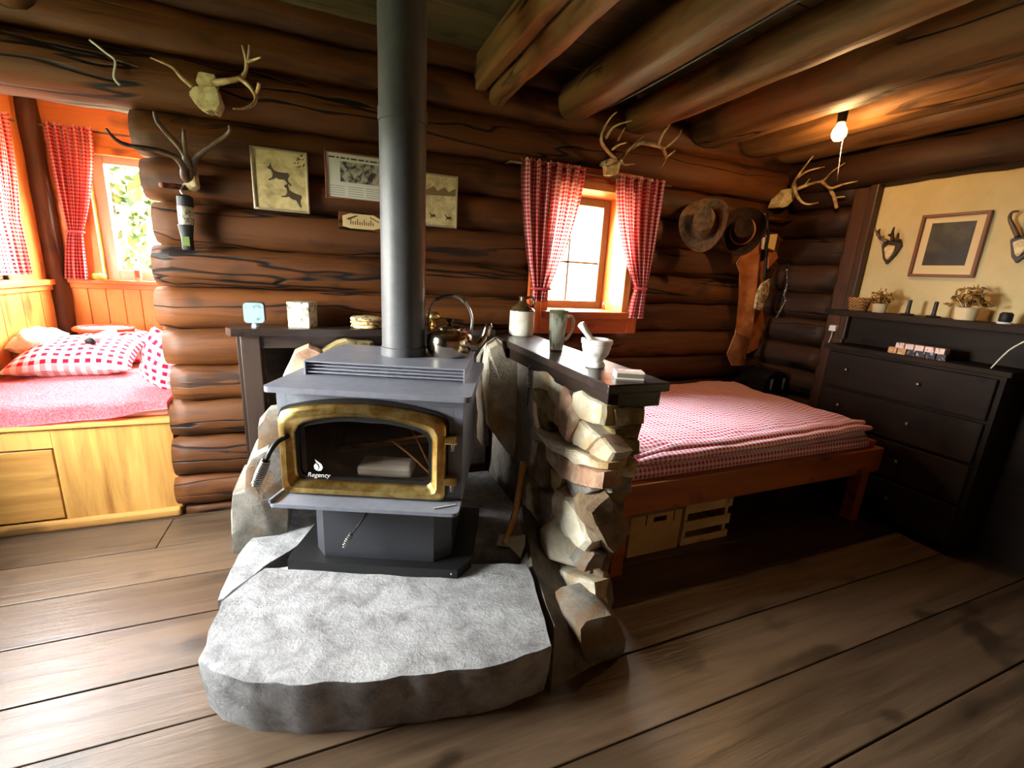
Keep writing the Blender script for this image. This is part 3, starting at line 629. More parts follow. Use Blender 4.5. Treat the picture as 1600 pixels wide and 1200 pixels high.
# emblem and name printed on the glass
XM = Matrix(((SU.x, 0, -SV.x, 0), (SU.y, 0, -SV.y, 0), (0, 1, 0, 0), (0, 0, 0, 1)))
bm = text_mesh('Regency', .021); bm.transform(Matrix.Translation(S(-.172, .0445, .518)) @ XM); mk('name_print', bm, paper_m, gl)
bm = B()
for pts in ([(-.004, .0), (.008, .002), (.014, .012), (.010, .024), (.002, .030), (-.006, .036), (-.010, .040), (-.006, .030), (.002, .022), (.004, .014), (.0, .006)], [(-.006, .001), (-.013, .008), (-.014, .018), (-.008, .026), (-.002, .020), (.001, .013), (-.002, .005)]):
    prism(bm, [S(-.171+x, .044, .538+z) for x, z in pts], SV*.0008)
mk('flame_emblem', bm, paper_m, gl)
# kindling and paper inside the firebox
for i, (a, b, r) in enumerate(((S(-.10, .22, .55), S(.16, .20, .62), .006), (S(.02, .18, .60), S(.165, .13, .505), .004), (S(.06, .25, .64), S(.17, .14, .505), .004), (S(-.20, .30, .505), S(.20, .32, .56), .012))):
    bm = B(); tube(bm, [a, a.lerp(b, .5)+V(0, 0, .006), b], r, r*.8, 6, 3); tag(mk('kindling_stick', bm, axew_m), ['long upper kindling stick leaning across the firebox', 'thin stick slanting down to the firebox corner', 'second thin stick crossing toward the firebox corner', 'thick log piece lying at the firebox rear'][i], 'stick')
bm = B(); box(bm, (-.08, .12, .491), (.10, .21, .53), .012, SM); rough(bm, .004, 30); tag(mk('paper_bundle', bm, paper_m), 'crumpled white paper bundle inside the stove behind the glass', 'paper')
# stove pipe
sp_ = thing('stove_pipe', 'dark grey steel stove pipe rising from the stove to the ceiling', 'pipe', (.244, 1.638, .86))
bm = B(); lathe(bm, [(.0755, .862), (.0755, 2.16)], (.244, 1.638, 0), 40); mk('pipe', bm, pipe_m, sp_, True, angle=40)
bm = B(); lathe(bm, [(.0795, .861), (.0795, .892), (.077, .894)], (.244, 1.638, 0), 40); mk('collar', bm, pipe_m, sp_, True, angle=40)
bm = B(); lathe(bm, [(.0785, 1.62), (.0785, 1.66)], (.244, 1.638, 0), 40); mk('pipe_joint', bm, pipe_m, sp_, True, angle=40)
# kettle
KC = V(.405, 1.60, .863)
kt = thing('kettle', 'polished steel kettle with a curved spout on the stove top', 'kettle', KC)
bm = B(); lathe(bm, [(.066, 0), (.076, .008), (.082, .025), (.083, .055), (.080, .075), (.070, .090), (.052, .099), (.050, .101)], KC, 32); mk('body', bm, chrome_m, kt, True, angle=60)
bm = B(); lathe(bm, [(.056, .099), (.056, .103), (.045, .110), (.02, .115), (.004, .116)], KC, 28); kl = mk('lid', bm, chrome_m, kt, True, angle=50)
bm = B(); lathe(bm, [(.006, .115), (.006, .122), (.014, .128), (.012, .134), (.002, .136)], KC, 14); mk('knob', bm, black_m, kl, True)
bm = B(); D = V(.92, -.39, 0).normalized(); tube(bm, [KC+D*.072+V(0, 0, .045), KC+D*.105+V(0, 0, .045), KC+D*.128+V(0, 0, .075), KC+D*.138+V(0, 0, .112), KC+D*.152+V(0, 0, .122)], .021, .010, 12, 5); mk('spout', bm, chrome_m, kt, True)
bm = B(); tube(bm, [KC+D*-.076+V(0, 0, .085), KC+D*-.078+V(0, 0, .14), KC+D*-.06+V(0, 0, .19), KC+D*-.02+V(0, 0, .213), KC+D*.03+V(0, 0, .212), KC+D*.062+V(0, 0, .185), KC+D*.08+V(0, 0, .14), KC+D*.077+V(0, 0, .085)], .0048, n=8, smooth=5); hn = mk('handle', bm, steel_m, kt, True)
bm = B(); tube(bm, [KC+D*-.052+V(0, 0, .20), KC+D*-.015+V(0, 0, .2145), KC+D*.03+V(0, 0, .213), KC+D*.052+V(0, 0, .196)], .0075, n=8, smooth=4); mk('grip', bm, plain('grey_grip', rgb(120, 112, 100), .5), hn, True)
# ---------------------------------------------------------------- things on the counter
P = az(822, 526, CZ); jc = V(P.x-.005, P.y+.055, CZ)
jg = thing('stoneware_jug', 'two tone stoneware jug with brown shoulder on the counter', 'jug', jc)
bm = B(); lathe(bm, [(.056, 0), (.062, .005), (.063, .03), (.063, .118), (.0625, .124)], jc, 32); mk('body', bm, glaze_m, jg, True, angle=50)
bm = B(); lathe(bm, [(.0625, .124), (.062, .128), (.050, .145), (.032, .158), (.022, .164), (.019, .18), (.021, .19), (.019, .196)], jc, 28); mk('shoulder', bm, dglaze_m, jg, True, angle=50)
bm = B(); tube(bm, [jc+V(.020, 0, .188), jc+V(.040, -.01, .195), jc+V(.056, -.015, .175), jc+V(.05, -.015, .143)], .007, n=8, smooth=4); mk('handle', bm, dglaze_m, jg, True)
P = az(873, 551, CZ); mc = V(P.x, P.y+.026, CZ)
mg = thing('travel_mug', 'tall woodland print travel mug with a pale handle', 'mug', mc)
bm = B(); lathe(bm, [(.027, .012), (.029, .02), (.035, .09), (.0375, .158)], mc, 28); mk('body', bm, camo_m, mg, True, angle=50)
bm = B(); lathe(bm, [(.026, 0), (.0275, .002), (.0275, .012)], mc, 28); mk('base_ring', bm, chrome_m, mg, True, angle=40)
bm = B(); lathe(bm, [(.0375, .158), (.039, .16), (.039, .172), (.034, .174), (.02, .168)], mc, 28); mk('lid', bm, plain('olive_lid', rgb(120, 122, 70), .3), mg, True, angle=40)
bm = B(); tube(bm, [mc+V(.030, -.006, .14), mc+V(.052, -.010, .148), mc+V(.064, -.012, .13), mc+V(.062, -.012, .095), mc+V(.045, -.009, .06), mc+V(.031, -.006, .05)], .0065, n=8, smooth=4); mk('handle', bm, plain('pale_handle', rgb(226, 196, 170), .4), mg, True)
P = az(936, 576, CZ); oc = V(P.x, P.y+.03, CZ)
mo = thing('mortar', 'white marble mortar on the dark counter beside the matchbox', 'mortar', oc)
bm = B(); lathe(bm, [(.032, 0), (.036, .004), (.035, .014), (.028, .022), (.030, .030), (.044, .048), (.050, .068), (.051, .082), (.055, .084), (.055, .098), (.047, .1), (.044, .08), (.03, .045), (.004, .038)], oc, 32); mk('bowl', bm, marble_m, mo, True, angle=50)
bm = B(); a = oc+V(.012, -.012, .052); b = oc+V(-.070, .005, .152); dd = (b-a).normalized(); loft(bm, [(a+dd*t, dd.orthogonal().normalized()*r, dd.cross(dd.orthogonal()).normalized()*r) for t, r in ((0, .010), (.008, .014), (.03, .013), (.06, .010), (.10, .0115), (.128, .013), (.132, .006))], 14)
tag(mk('pestle', bm, marble_m, smooth=True), 'white marble pestle leaning out of the mortar', 'pestle')
mb = az(962, 592, CZ); MR = Matrix.Translation(mb) @ Matrix.Rotation(math.radians(-24), 4, 'Z')
mx_ = thing('matchbox', 'white matchbox with a striking strip at the counter end', 'matchbox', mb)
bm = B(); box(bm, (0, 0, 0), (.090, .052, .024), .0008, MR); mk('sleeve', bm, paper_m, mx_)
bm = B(); box(bm, (.004, -.0008, .005), (.086, .001, .019), 0, MR); mk('striking_strip', bm, plain('striking_strip', rgb(140, 122, 96), .9), mx_)
bm = B(); box(bm, (.002, .003, .0235), (.088, .049, .0246), 0, MR); mk('top_label', bm, mottled('faded_red_print', rgb(214, 140, 120), rgb(240, 214, 200), 60, .7), mx_)
# twig figure and small crystal by the jug
P = az(785, 509, CZ); fg = thing('twig_figurine', 'bundle of reddish twigs standing on two pale legs beside the jug', 'figurine', P)
bm = B()
for i in range(26):
    a = P+V(random.uniform(-.02, .02), random.uniform(-.012, .012), random.uniform(.035, .09)); b = a+V(random.uniform(-.018, .018), random.uniform(-.012, .012), random.uniform(.02, .05)); tube(bm, [a, b], .0035, .002, 5)
for d in (-.008, .012): tube(bm, [P+V(d, 0, .09), P+V(d-.003, 0, .125)], .004, .002, 5)
mk('twigs', bm, twig_m, fg, True)
for d in (-.012, .012): bm = B(); tube(bm, [P+V(d, 0, 0), P+V(d, 0, .045)], .0032, n=6); mk('leg', bm, bone_m, fg, True)
P = az(797, 515, CZ)+V(.003, .01, 0); bm = B(); bmesh.ops.create_icosphere(bm, subdivisions=1, radius=.008, matrix=Matrix.Translation(P+V(0, 0, .006))); bmesh.ops.create_icosphere(bm, subdivisions=1, radius=.006, matrix=Matrix.Translation(P+V(.002, 0, .018)))
tag(mk('crystal', bm, plain('pinkish_quartz', rgb(190, 160, 150), .3)), 'small pinkish quartz lump between the twig figurine and the jug', 'crystal')
# lid lifter hanging on the counter edge
P = ax(833, 572, CX0+.01); bm = B(); tube(bm, [P+V(.004, 0, 0), P+V(-.014, 0, .004), P+V(-.016, 0, -.01)], .0025, n=6, smooth=3)
ll = thing('lid_lifter', 'coil handled stove lid lifter hanging on the counter edge', 'lid lifter', P+V(-.014, 0, -.1)); mk('hook', bm, steel_m, ll, True)
bm = B(); coil(bm, P+V(-.016, 0, -.012), P+V(-.016, -.004, -.085), .0095, .0026, 10, .9); mk('spring_grip', bm, steel_m, ll, True)
bm = B(); tube(bm, [P+V(-.016, 0, -.005), P+V(-.016, -.004, -.17)], .003, n=6); mk('shaft', bm, black_m, ll, True)
# axe leaning on the wall foot
axt = thing('axe', 'axe with a pale wooden handle leaning against the stone half wall', 'axe', az(797, 862, HZ))
a = az(790, 858, HZ)+V(0, 0, .03); b = ax(821, 727, .74); bm = B(); dv = (b-a); s1 = dv.cross(V(.3, -1, 0)).normalized()
loft(bm, [(a+dv*t+s1*.012*math.sin(t*5), s1*r, dv.cross(s1).normalized()*r*.65) for t, r in ((-.04, .019), (0, .019), (.15, .017), (.4, .016), (.7, .0165), (.9, .019), (1, .023))], 12); mk('handle', bm, axew_m, axt, True)
bm = B(); u = V(.8, -.55, .0).normalized(); hz = a+V(0, 0, -.0); dn = dv.normalized(); q = dn.cross(u).normalized()
prism(bm, [hz-u*.03+dn*.022-q*.011, hz-u*.03-dn*.022-q*.011, hz+u*.02-dn*.02-q*.011, hz+u*.065-dn*.045-q*.004, hz+u*.072-q*.003, hz+u*.065+dn*.04-q*.004, hz+u*.02+dn*.02-q*.011], q*.02); mk('head', bm, steel_m, axt)
# ================================================================ BUNK ALCOVE
bk = thing('bunk_bench', 'yellow pine bunk bench with a cupboard door in its front', 'bench', (-1.08, 2.9, 0))
bm = B(); box(bm, (-1.48, 2.32, 0), (-.67, 3.46, .44)); mk('body', bm, bench_m, bk)
bm = B(); box(bm, (-1.085, 2.295, .03), (-.672, 2.319, .45), .002); mk('front_panel', bm, bench_m, bk)
bm = B(); box(bm, (-1.48, 2.295, .365), (-1.0855, 2.319, .45), .002); mk('front_rail', bm, bench_m, bk)
bm = B(); box(bm, (-1.46, 2.297, .045), (-1.092, 2.321, .358), .003); mk('door', bm, benchx_m, bk)
bm = B(); box(bm, (-1.48, 2.28, .45), (-.67, 3.46, .468), .003); mk('top_board', bm, benchx_m, bk)
bm = B(); box(bm, (-1.48, 2.265, 0), (-.672, 2.296, .045), .012); mk('base_trim', bm, benchx_m, bk)
bm = B(); box(bm, (-1.47, 2.33, .466), (-.68, 3.44, .535), .02); tag(mk('bunk_mattress', bm, stripe_m, None, True), 'mattress in a pink striped sheet on the bunk bench', 'mattress')
def blank(u, v):
    x = -1.465+u*.79; L = .72*v
    if L < .085+.018*math.sin(u*9): 
        dz = .085-L; return V(x, 2.285+.006*math.sin(u*22+1), .545-dz*(.85-.45*max(0, u-.55)/.45)+.004*math.sin(u*15))
    if L < .13: t = (L-.085)/.045; return V(x, 2.288+.03*t, .545+.008*math.sin(t*1.57))
    return V(x, 2.318+(L-.13)*.98, .553+.006*noise.noise(V(x*6, L*8, 0)))
bm = B(); grid(bm, 60, 50, blank); bm.faces.ensure_lookup_table(); bmesh.ops.solidify(bm, geom=bm.faces[:], thickness=.008); tag(mk('wool_blanket', bm, blank_m, None, True), 'fuzzy red wool blanket hanging over the bunk front', 'blanket')
def pillow(name, c, L, W, T, R, mat, label, group=None, seed=0):
    def side(sg):
        def f(u, v):
            x, y = u*2-1, v*2-1; k = max(0, (1-abs(x)**2.6))*max(0, (1-abs(y)**2.6)); pin = 1-.10*(1-abs(x))*0-.09*abs(y)**2*(1-x*x)-.0
            pinx = 1-.08*(1-y*y)*abs(x)**3; piny = 1-.10*(1-x*x)*abs(y)**3
            p = V(x*L/2*pinx, y*W/2*piny, sg*T/2*k**.55+.004*noise.noise(V(x*4+seed, y*4, sg*3)))
            p.z += sg*.006*math.sin(x*9+y*4+seed)*k
            return V(*c)+R @ p
        return f
    bm = B()
    for sg in (1, -1): grid(bm, 26, 20, side(sg), lambda a, b: (a*L, b*W))
    bmesh.ops.remove_doubles(bm, verts=bm.verts, dist=.0008)
    return tag(mk(name, bm, mat, None, True), label, 'pillow', group)
def ROT(x=0, y=0, z=0): return Matrix.Rotation(math.radians(z), 3, 'Z') @ Matrix.Rotation(math.radians(y), 3, 'Y') @ Matrix.Rotation(math.radians(x), 3, 'X')
pillow('gingham_pillow', (-1.215, 2.965, .632), .50, .38, .15, ROT(15, 0, 3), ging_m, 'large red gingham pillow lying in front under the racket', None, 1)
pillow('gingham_pillow', (-1.18, 3.29, .626), .44, .33, .19, ROT(7, 0, -5), ging_m, 'red gingham pillow propped behind against the pine wainscot', None, 4)
white_pat = mottled('white_floral_cotton', rgb(246, 242, 232), rgb(200, 170, 150), 30, .9, 0, .52, .66, spec=.1)
pillow('floral_pillow', (-1.40, 3.02, .700), .18, .24, .12, ROT(12, 3, 6), white_pat, 'white pillow with a faint printed pattern by the side wall', None, 7)
pillow('gingham_pillow', (-.735, 2.52, .68), .28, .20, .13, ROT(90, -68, -35), ging_m, 'red gingham pillow standing on edge beside the log wall end', None, 9)
# racket lying over the pillows
rk = thing('racket', 'orange rimmed racket with a white mesh lying on the pillows', 'racket', (-1.215, 3.2, .72))
RM = Matrix.Translation((-1.215, 3.27, .733)) @ ROT(4, 0, 8).to_4x4()
bm = B(); N = 28; tube(bm, [RM @ V(.13*math.cos(i/N*6.2832), .085*math.sin(i/N*6.2832), 0) for i in range(N+1)], .011, n=8); mk('rim', bm, plain('orange_plastic', rgb(216, 66, 16), .5), rk, True)
bm = B()
for i in range(-6, 7):
    x = i*.019; h = .085*math.sqrt(max(0, 1-(x/.13)**2)); tube(bm, [RM @ V(x, -h, 0), RM @ V(x, h, 0)], .0028, n=4)
for i in range(-4, 5):
    y = i*.019; h = .13*math.sqrt(max(0, 1-(y/.085)**2)); tube(bm, [RM @ V(-h, y, .002), RM @ V(h, y, .002)], .0028, n=4)
mk('mesh', bm, plain('grey_mesh', rgb(150, 154, 160), .5), rk)
a = RM @ V(.055, -.083, 0); b = ay(143, 537, 2.93)+V(0, 0, .012); bm = B(); tube(bm, [a, a.lerp(b, .5)+V(0, 0, .004), b], .018, .021, 10); hn = mk('handle', bm, plain('silver_plastic', rgb(170, 176, 184), .35), rk, True)
bm = B(); tube(bm, [b, b+(b-a).normalized()*.012], .0215, n=12); mk('end_cap', bm, black_p, hn, True)
# sill things
c = V(-1.275, YA-.024, 1.0); bm = B(); lathe(bm, [(.02, 0), (.033, .008), (.036, .022), (.030, .034), (.022, .036), (.02, .03)], c, 20); tag(mk('yellow_pot', bm, mottled('yellow_glaze', rgb(210, 190, 60), rgb(240, 224, 110), 30, .4), None, True, angle=50), 'small round yellow pot on the alcove window sill', 'pot')
c = V(-1.085, YA-.02, 1.0); bo = thing('bottle', 'small clear bottle with a brown label on the alcove sill', 'bottle', c)
bm = B(); lathe(bm, [(.015, 0), (.017, .004), (.017, .075), (.008, .095), (.007, .12)], c, 16); mk('body', bm, plain('clear_glass', rgb(236, 236, 230), .05, trans=.8), bo, True, angle=50)
bm = B(); lathe(bm, [(.0175, .02), (.0175, .06)], c, 16, cap=False); mk('label', bm, plain('brown_label', rgb(150, 104, 70), .7), bo, True)
bm = B(); lathe(bm, [(.009, .118), (.009, .132)], c, 12); mk('cap', bm, steel_m, bo, True, angle=40)
# ---------------------------------------------------------------- curtains
def curtain(label, axis, P, a0, a1, zt, tie, wt, bot, folds, group, gather=1.7, amp=.017, sgn=-1):
    zb = bot[2]; Ln = zt-zb; vt = (zt-tie[1])/Ln; Wc = abs(a1-a0)*gather
    def f(u, v):
        top = a0+(a1-a0)*u; tm = tie[0]+(u-.5)*wt*(1 if a1 > a0 else -1); bt = bot[0]+(bot[1]-bot[0])*u
        if v < vt: s = v/vt; s = s**1.7; a = top+(tm-top)*s; k = 1-.45*s
        else: s = (v-vt)/max(1e-5, 1-vt); s = s**.7; a = tm+(bt-tm)*s; k = .55+.5*s
        d = amp*k*math.sin(6.2832*folds*u+.7*math.sin(u*7))+amp*.35*math.sin(6.2832*folds*2.1*u+v*3)
        if v < .05: d += .006*math.sin(6.2832*folds*3*u)*(1-v/.05)
        z = zt-Ln*v+(.006*math.sin(6.2832*folds*2.6*u) if v < .02 else 0)
        return V(a, P+sgn*.012+d, z) if axis == 'y' else V(P-sgn*.012-d, a, z)
    t = thing('curtain', label, 'curtain', ((a0+a1)/2, P, zb) if axis == 'y' else (P, (a0+a1)/2, zb), group)
    bm = B(); grid(bm, int(folds*18), 54, f, lambda u, v: (u*Wc, v*Ln)); mk('cloth', bm, curtain_m, t, True)
    bm = B(); r_ = wt/2+.004
    pts = [(V(tie[0]+r_*math.cos(i/20*6.2832), P+sgn*.012+.020*math.sin(i/20*6.2832), tie[1]) if axis == 'y' else V(P-sgn*.012+.02*math.sin(i/20*6.2832), tie[0]+r_*math.cos(i/20*6.2832), tie[1])) for i in range(21)]
    tube(bm, pts, .007, n=6); 
    if wt < .2: mk('tie_band', bm, plain('red_tie', rgb(206, 70, 74), .9) if 'red_tie' not in MATS else MATS['red_tie'], t, True)
    else: bm.free()
    return t
curtain('red gingham curtain tied back above the stoneware jug', 'y', 2.185, .886, 1.233, 1.712, (1.035, 1.10), .10, (.985, 1.065, 1.035), 6.5, 'gingham curtains')
curtain('red gingham curtain tied back on the hat side of the log wall window', 'y', 2.185, 1.434, 1.751, 1.706, (1.668, 1.125), .075, (1.60, 1.70, .955), 6, 'gingham curtains')
curtain('red gingham curtain tied back at the alcove window by the yellow pot', 'y', 3.445, -1.397, -1.186, 1.825, (-1.335, 1.265), .07, (-1.42, -1.315, 1.0), 6, 'gingham curtains')
curtain('red gingham curtain hanging straight on the alcove side wall', 'x', XL+.05, 2.70, 3.22, 1.80, (2.93, 1.3), .44, (2.72, 3.14, 1.03), 7, 'gingham curtains', sgn=-1)
def rod(label, p, q, r=.006):
    t = thing('curtain_rod', label, 'curtain rod', p.lerp(q, .5)); bm = B(); tube(bm, [p, q], r, n=8); mk('rod', bm, steel_m if r < .006 else MATS['brass_rod'], t, True)
    for e in (p, q):
        bm = B(); d = V(0, .06, 0) if abs(p.y-q.y) < .01 else V(-.05, 0, 0); tube(bm, [e, e+d], r*.8, n=6); mk('bracket', bm, MATS['brass_rod'], t, True)
mottled('brass_rod', rgb(86, 58, 34), rgb(120, 84, 52), 20, .5)
rod('thin curtain rod across the log wall window', V(.83, 2.182, 1.69), V(1.80, 2.182, 1.69))
rod('short curtain rod across the alcove window', V(-1.42, 3.447, 1.81), V(-.35, 3.447, 1.81))
rod('curtain rod along the alcove side wall', V(XL+.047, 2.45, 1.785), V(XL+.047, 3.3, 1.785))
# ================================================================ BED
bd = thing('wooden_bed', 'orange brown wooden bed behind the stone half wall', 'bed', (1.75, 1.75, 0))
def bpart(nm, lo, hi, bev=.004, m=bedw_m): bm = B(); box(bm, lo, hi, bev); mk(nm, bm, m, bd)
bpart('front_rail', (.99, 1.235, .30), (2.545, 1.275, .425)); bpart('back_rail', (.99, 2.19, .30), (2.545, 2.22, .42)); bpart('end_rail', (2.51, 1.275, .30), (2.545, 2.19, .45)); bpart('end_rail', (.99, 1.275, .30), (1.02, 2.19, .42))
for x in (1.0, 2.50):
    for y in (1.277, 2.13): bpart('leg', (x, y, 0), (x+.06, y+.06, .30))
bpart('slat_board', (1.02, 1.275, .33), (2.51, 2.19, .36))
def boxcloth(name, lo, hi, mat, lbl, cat):
    bm = B(); box(bm, lo, hi, .03); uv = bm.loops.layers.uv.verify()
    for f in bm.faces:
        n = f.normal
        for l in f.loops:
            c = l.vert.co; l[uv].uv = (c.x, c.y) if abs(n.z) > .6 else ((c.x, c.z) if abs(n.y) > .6 else (c.y, c.z))
    return tag(mk(name, bm, mat, None, True), lbl, cat)
boxcloth('bed_mattress', (1.021, 1.276, .36), (2.509, 2.189, .475), quilt_m, 'gingham covered mattress of the wooden bed', 'mattress')
qt = thing('quilt', 'rumpled red gingham quilt spread over the wooden bed', 'quilt', (1.75, 1.72, .475))
def quilt(u, v):
    x = 1.022+u*1.48; y = 1.305+v*.86; e = min(u*1.505, (1-u)*1.505, v*.86+.0, (1-v)*.86)
    h = .055*(1-math.exp(-max(0, e)/.035)); slope = .035*u
    z = .474+h+slope*(h/.055)+.010*noise.noise(V(x*5, y*5, 2))+.006*noise.noise(V(x*16+y*9, y*12-x*4, 5))*min(1, e/.05)+.03*math.exp(-((u-.72)**2/.05+(v-.93)**2/.03))*h/.055
    y += -.025*math.sin(u*3.1416)*(1-v)+.012*noise.noise(V(x*7, 0, 0))*(1-v)
    return V(x, y, max(z, .474))
bm = B(); grid(bm, 110, 64, quilt, lambda u, v: (u*1.5, v*.86)); mk('cover', bm, quilt_m, qt, True)
def fold(dy, dz, r, seed, s):
    def f(u, v):
        x = 1.05+u*1.435*s+(1-s)*1.43; t = v*6.2832; rr = r*(1+.18*noise.noise(V(x*6, seed, 0)))*(.35+.65*min(1, u*9, (1-u)*9+.3))
        cy = 1.296+dy-.018*math.sin(u*3.1416)+.010*noise.noise(V(x*5, seed, 3)); cz = .474+dz*.9+.032*u+rr
        return V(x, cy+math.cos(t)*rr*1.35, max(cz+math.sin(t)*rr, .4742))
    bm = B(); grid(bm, 90, 16, f, lambda u, v: (u*1.45, v*r*7)); bmesh.ops.remove_doubles(bm, verts=bm.verts, dist=.0004); mk('folded_edge', bm, quilt_m, qt, True)
fold(.0, .0, .021, 1, 1); fold(.030, .022, .019, 6, .96)
# boxes under the bed
cb = thing('cardboard_box', 'tan cardboard storage box with a handle hole under the bed', 'box', (1.29, 1.5, 0))
bm = B(); bmesh.ops.create_grid(bm, x_segments=1, y_segments=1, size=.001); bm.clear()
x0, x1, z1 = 1.15, 1.425, .235; hx, hz_ = 1.305, .165
for lo, hi in (((x0, 1.37, 0), (x1, 1.374, hz_-.012)), ((x0, 1.37, hz_+.012), (x1, 1.374, z1)), ((x0, 1.37, hz_-.012), (hx-.035, 1.374, hz_+.012)), ((hx+.035, 1.37, hz_-.012), (x1, 1.374, hz_+.012))): box(bm, lo, hi)
mk('front_side', bm, cardb_m, cb)
for nm, lo, hi in (('back_side', (x0, 1.69, 0), (x1, 1.694, z1)), ('side', (x0, 1.3745, 0), (x0+.004, 1.6895, z1)), ('side', (x1-.004, 1.3745, 0), (x1, 1.6895, z1)), ('bottom', (x0+.004, 1.3745, 0), (x1-.004, 1.6895, .004))): bm = B(); box(bm, lo, hi); mk(nm, bm, cardb_m, cb)
bm = B(); box(bm, (x0-.003, 1.366, z1-.04), (x1+.003, 1.3695, z1), .001); mk('lid_edge', bm, plain('grey_lid', rgb(120, 116, 96), .8), cb)
for xx in (hx-.075, hx+.075): bm = B(); box(bm, (xx-.002, 1.3685, .145), (xx+.002, 1.37, .195)); mk('slot', bm, black_p, cb)
cs = thing('slatted_crate', 'pale wooden slatted crate under the bed beside the cardboard box', 'crate', (1.59, 1.5, 0))
for z0, z2 in ((.0, .035), (.07, .12), (.16, .205)):
    for yy in (1.37, 1.67): bm = B(); box(bm, (1.445, yy, z0), (1.73, yy+.01, z2), .002); mk('slat', bm, crate_m, cs)
    for xx in (1.445, 1.72): bm = B(); box(bm, (xx, 1.381, z0), (xx+.01, 1.669, z2), .002); mk('slat', bm, crate_m, cs)
for xx in (1.4555, 1.70):
    for yy in (1.3805, 1.65): bm = B(); box(bm, (xx, yy, 0), (xx+.019, yy+.019, .2)); mk('corner_post', bm, crate_m, cs)
bm = B(); box(bm, (1.456, 1.382, .004), (1.718, 1.668, .012)); mk('bottom_board', bm, crate_m, cs)
# ================================================================ THINGS ON THE MANTEL BEHIND THE STOVE
c = V(-.29, 2.13, SH); lt = thing('clock', 'small pale blue clock with rounded corners on the mantel', 'clock', c)
bm = B(); lathe(bm, [(.016, 0), (.016, .004), (.010, .02)], c, 14); mk('foot', bm, plain('pale_blue_plastic', rgb(170, 190, 196), .4), lt, True, angle=40)
bm = B(); prism(bm, [V(c.x+x, c.y-.02, SH+.06+z) for x, z in rpoly(-.038, .038, -.042, .042, .014)], (0, .045, 0)); mk('case', bm, plain('dark_clock_case', rgb(60, 70, 70), .4), lt)
bm = B(); prism(bm, [V(c.x+x, c.y-.024, SH+.06+z) for x, z in rpoly(-.037, .037, -.041, .041, .014)], (0, .004, 0)); mk('face', bm, mottled('pale_blue_print', rgb(150, 178, 184), rgb(84, 104, 104), 40, .5, 0, .55, .7), lt)
tn = thing('tin_box', 'square decorated tin box with a pale floral print on the mantel', 'tin', (-.1, 2.14, SH)); TM = Matrix.Translation((-.11, 2.145, SH)) @ Matrix.Rotation(math.radians(-20), 4, 'Z')
bm = B(); box(bm, (-.045, -.045, 0), (.045, .045, .09), .003, TM); mk('body', bm, mottled('floral_tin_print', rgb(236, 228, 204), rgb(120, 110, 80), 34, .35, 0, .48, .62), tn)
bm = B(); box(bm, (-.0465, -.0465, .088), (.0465, .0465, .108), .003, TM); mk('lid', bm, mottled('tin_lid_print', rgb(226, 216, 186), rgb(70, 76, 70), 50, .35, 0, .5, .6), tn)
c = V(.155, 2.13, SH); bs = thing('bark_coaster_stack', 'low stack of birch bark rounds on the mantel beside the pipe', 'coasters', c)
for k in range(3):
    bm = B(); lathe(bm, [(.066, .002+k*.016), (.072, .006+k*.016), (.071, .013+k*.016), (.062, .017+k*.016)], c, 28); rough(bm, .003, 60, k); mk('round', bm, mottled('birch_bark%d' % k, rgb(236, 206, 150), rgb(90, 60, 30), 45, .8, 0, .5, .6), bs, True, angle=40)
c = V(.455, 2.12, SH); br = thing('brass_lamp', 'small brass oil lamp on the mantel behind the kettle', 'lamp', c)
bm = B(); lathe(bm, [(.03, 0), (.034, .004), (.012, .014), (.010, .03), (.030, .045), (.034, .06), (.024, .075), (.012, .08)], c, 20); mk('font', bm, gold_m, br, True, angle=60)
bm = B(); tube(bm, [c+V(-.03, -.005, .06), c+V(-.055, -.005, .078), c+V(-.05, -.005, .082), c+V(.01, 0, .082)], .0035, n=6, smooth=3); mk('arm', bm, steel_m, br, True)
# ================================================================ PICTURES ON THE LOG WALL
def frame(name, x0, x1, z0, z1, w_, fm, Y=2.236, d=.02, tilt=0):
    t = thing(name[0], name[1], name[2], ((x0+x1)/2, Y, z0))
    for lo, hi in (((x0, Y-d, z0), (x0+w_, Y, z1)), ((x1-w_, Y-d, z0), (x1, Y, z1)), ((x0+w_, Y-d, z0), (x1-w_, Y, z0+w_)), ((x0+w_, Y-d, z1-w_), (x1-w_, Y, z1))):
        bm = B(); box(bm, lo, hi, .002); mk('frame', bm, fm, t)
    return t
def flat(t, nm, pts, Y, mat, d=.0012): bm = B(); prism(bm, [V(x, Y, z) for x, z in pts], (0, d, 0)); return mk(nm, bm, mat, t)
sepia = mottled('sepia_photo', rgb(206, 184, 130), rgb(150, 126, 78), 26, .5, 0, .4, .72)
sil = plain('sepia_dark_ink', rgb(70, 52, 30), .6); silvf = plain('silver_gilt_frame', rgb(190, 176, 140), .35, .6); brf = plain('thin_brown_frame', rgb(120, 70, 40), .4)
def z3p(p): return [(200+x/4, 160+y/4) for x, y in p]
t = frame(('deer_photo', 'framed sepia photo of two running deer on the log wall', 'picture'), -.272, -.062, 1.37, 1.61, .009, silvf)
flat(t, 'print', [(-.266, 1.376), (-.068, 1.376), (-.068, 1.604), (-.266, 1.604)], 2.222, sepia)
DEER = [(-1, .55), (-.85, .70), (-.80, .98), (-.72, .72), (-.62, .55), (-.45, .40), (-.1, .36), (.35, .42), (.60, .48), (.68, .28), (.58, .02), (.70, -.25), (.98, -.45), (.86, -.52), (.55, -.3), (.35, -.14), (0, -.22), (-.3, -.16), (-.45, -.3), (-.82, -.5), (-.86, -.42), (-.58, -.2), (-.55, .1), (-.72, .4), (-.92, .42)]
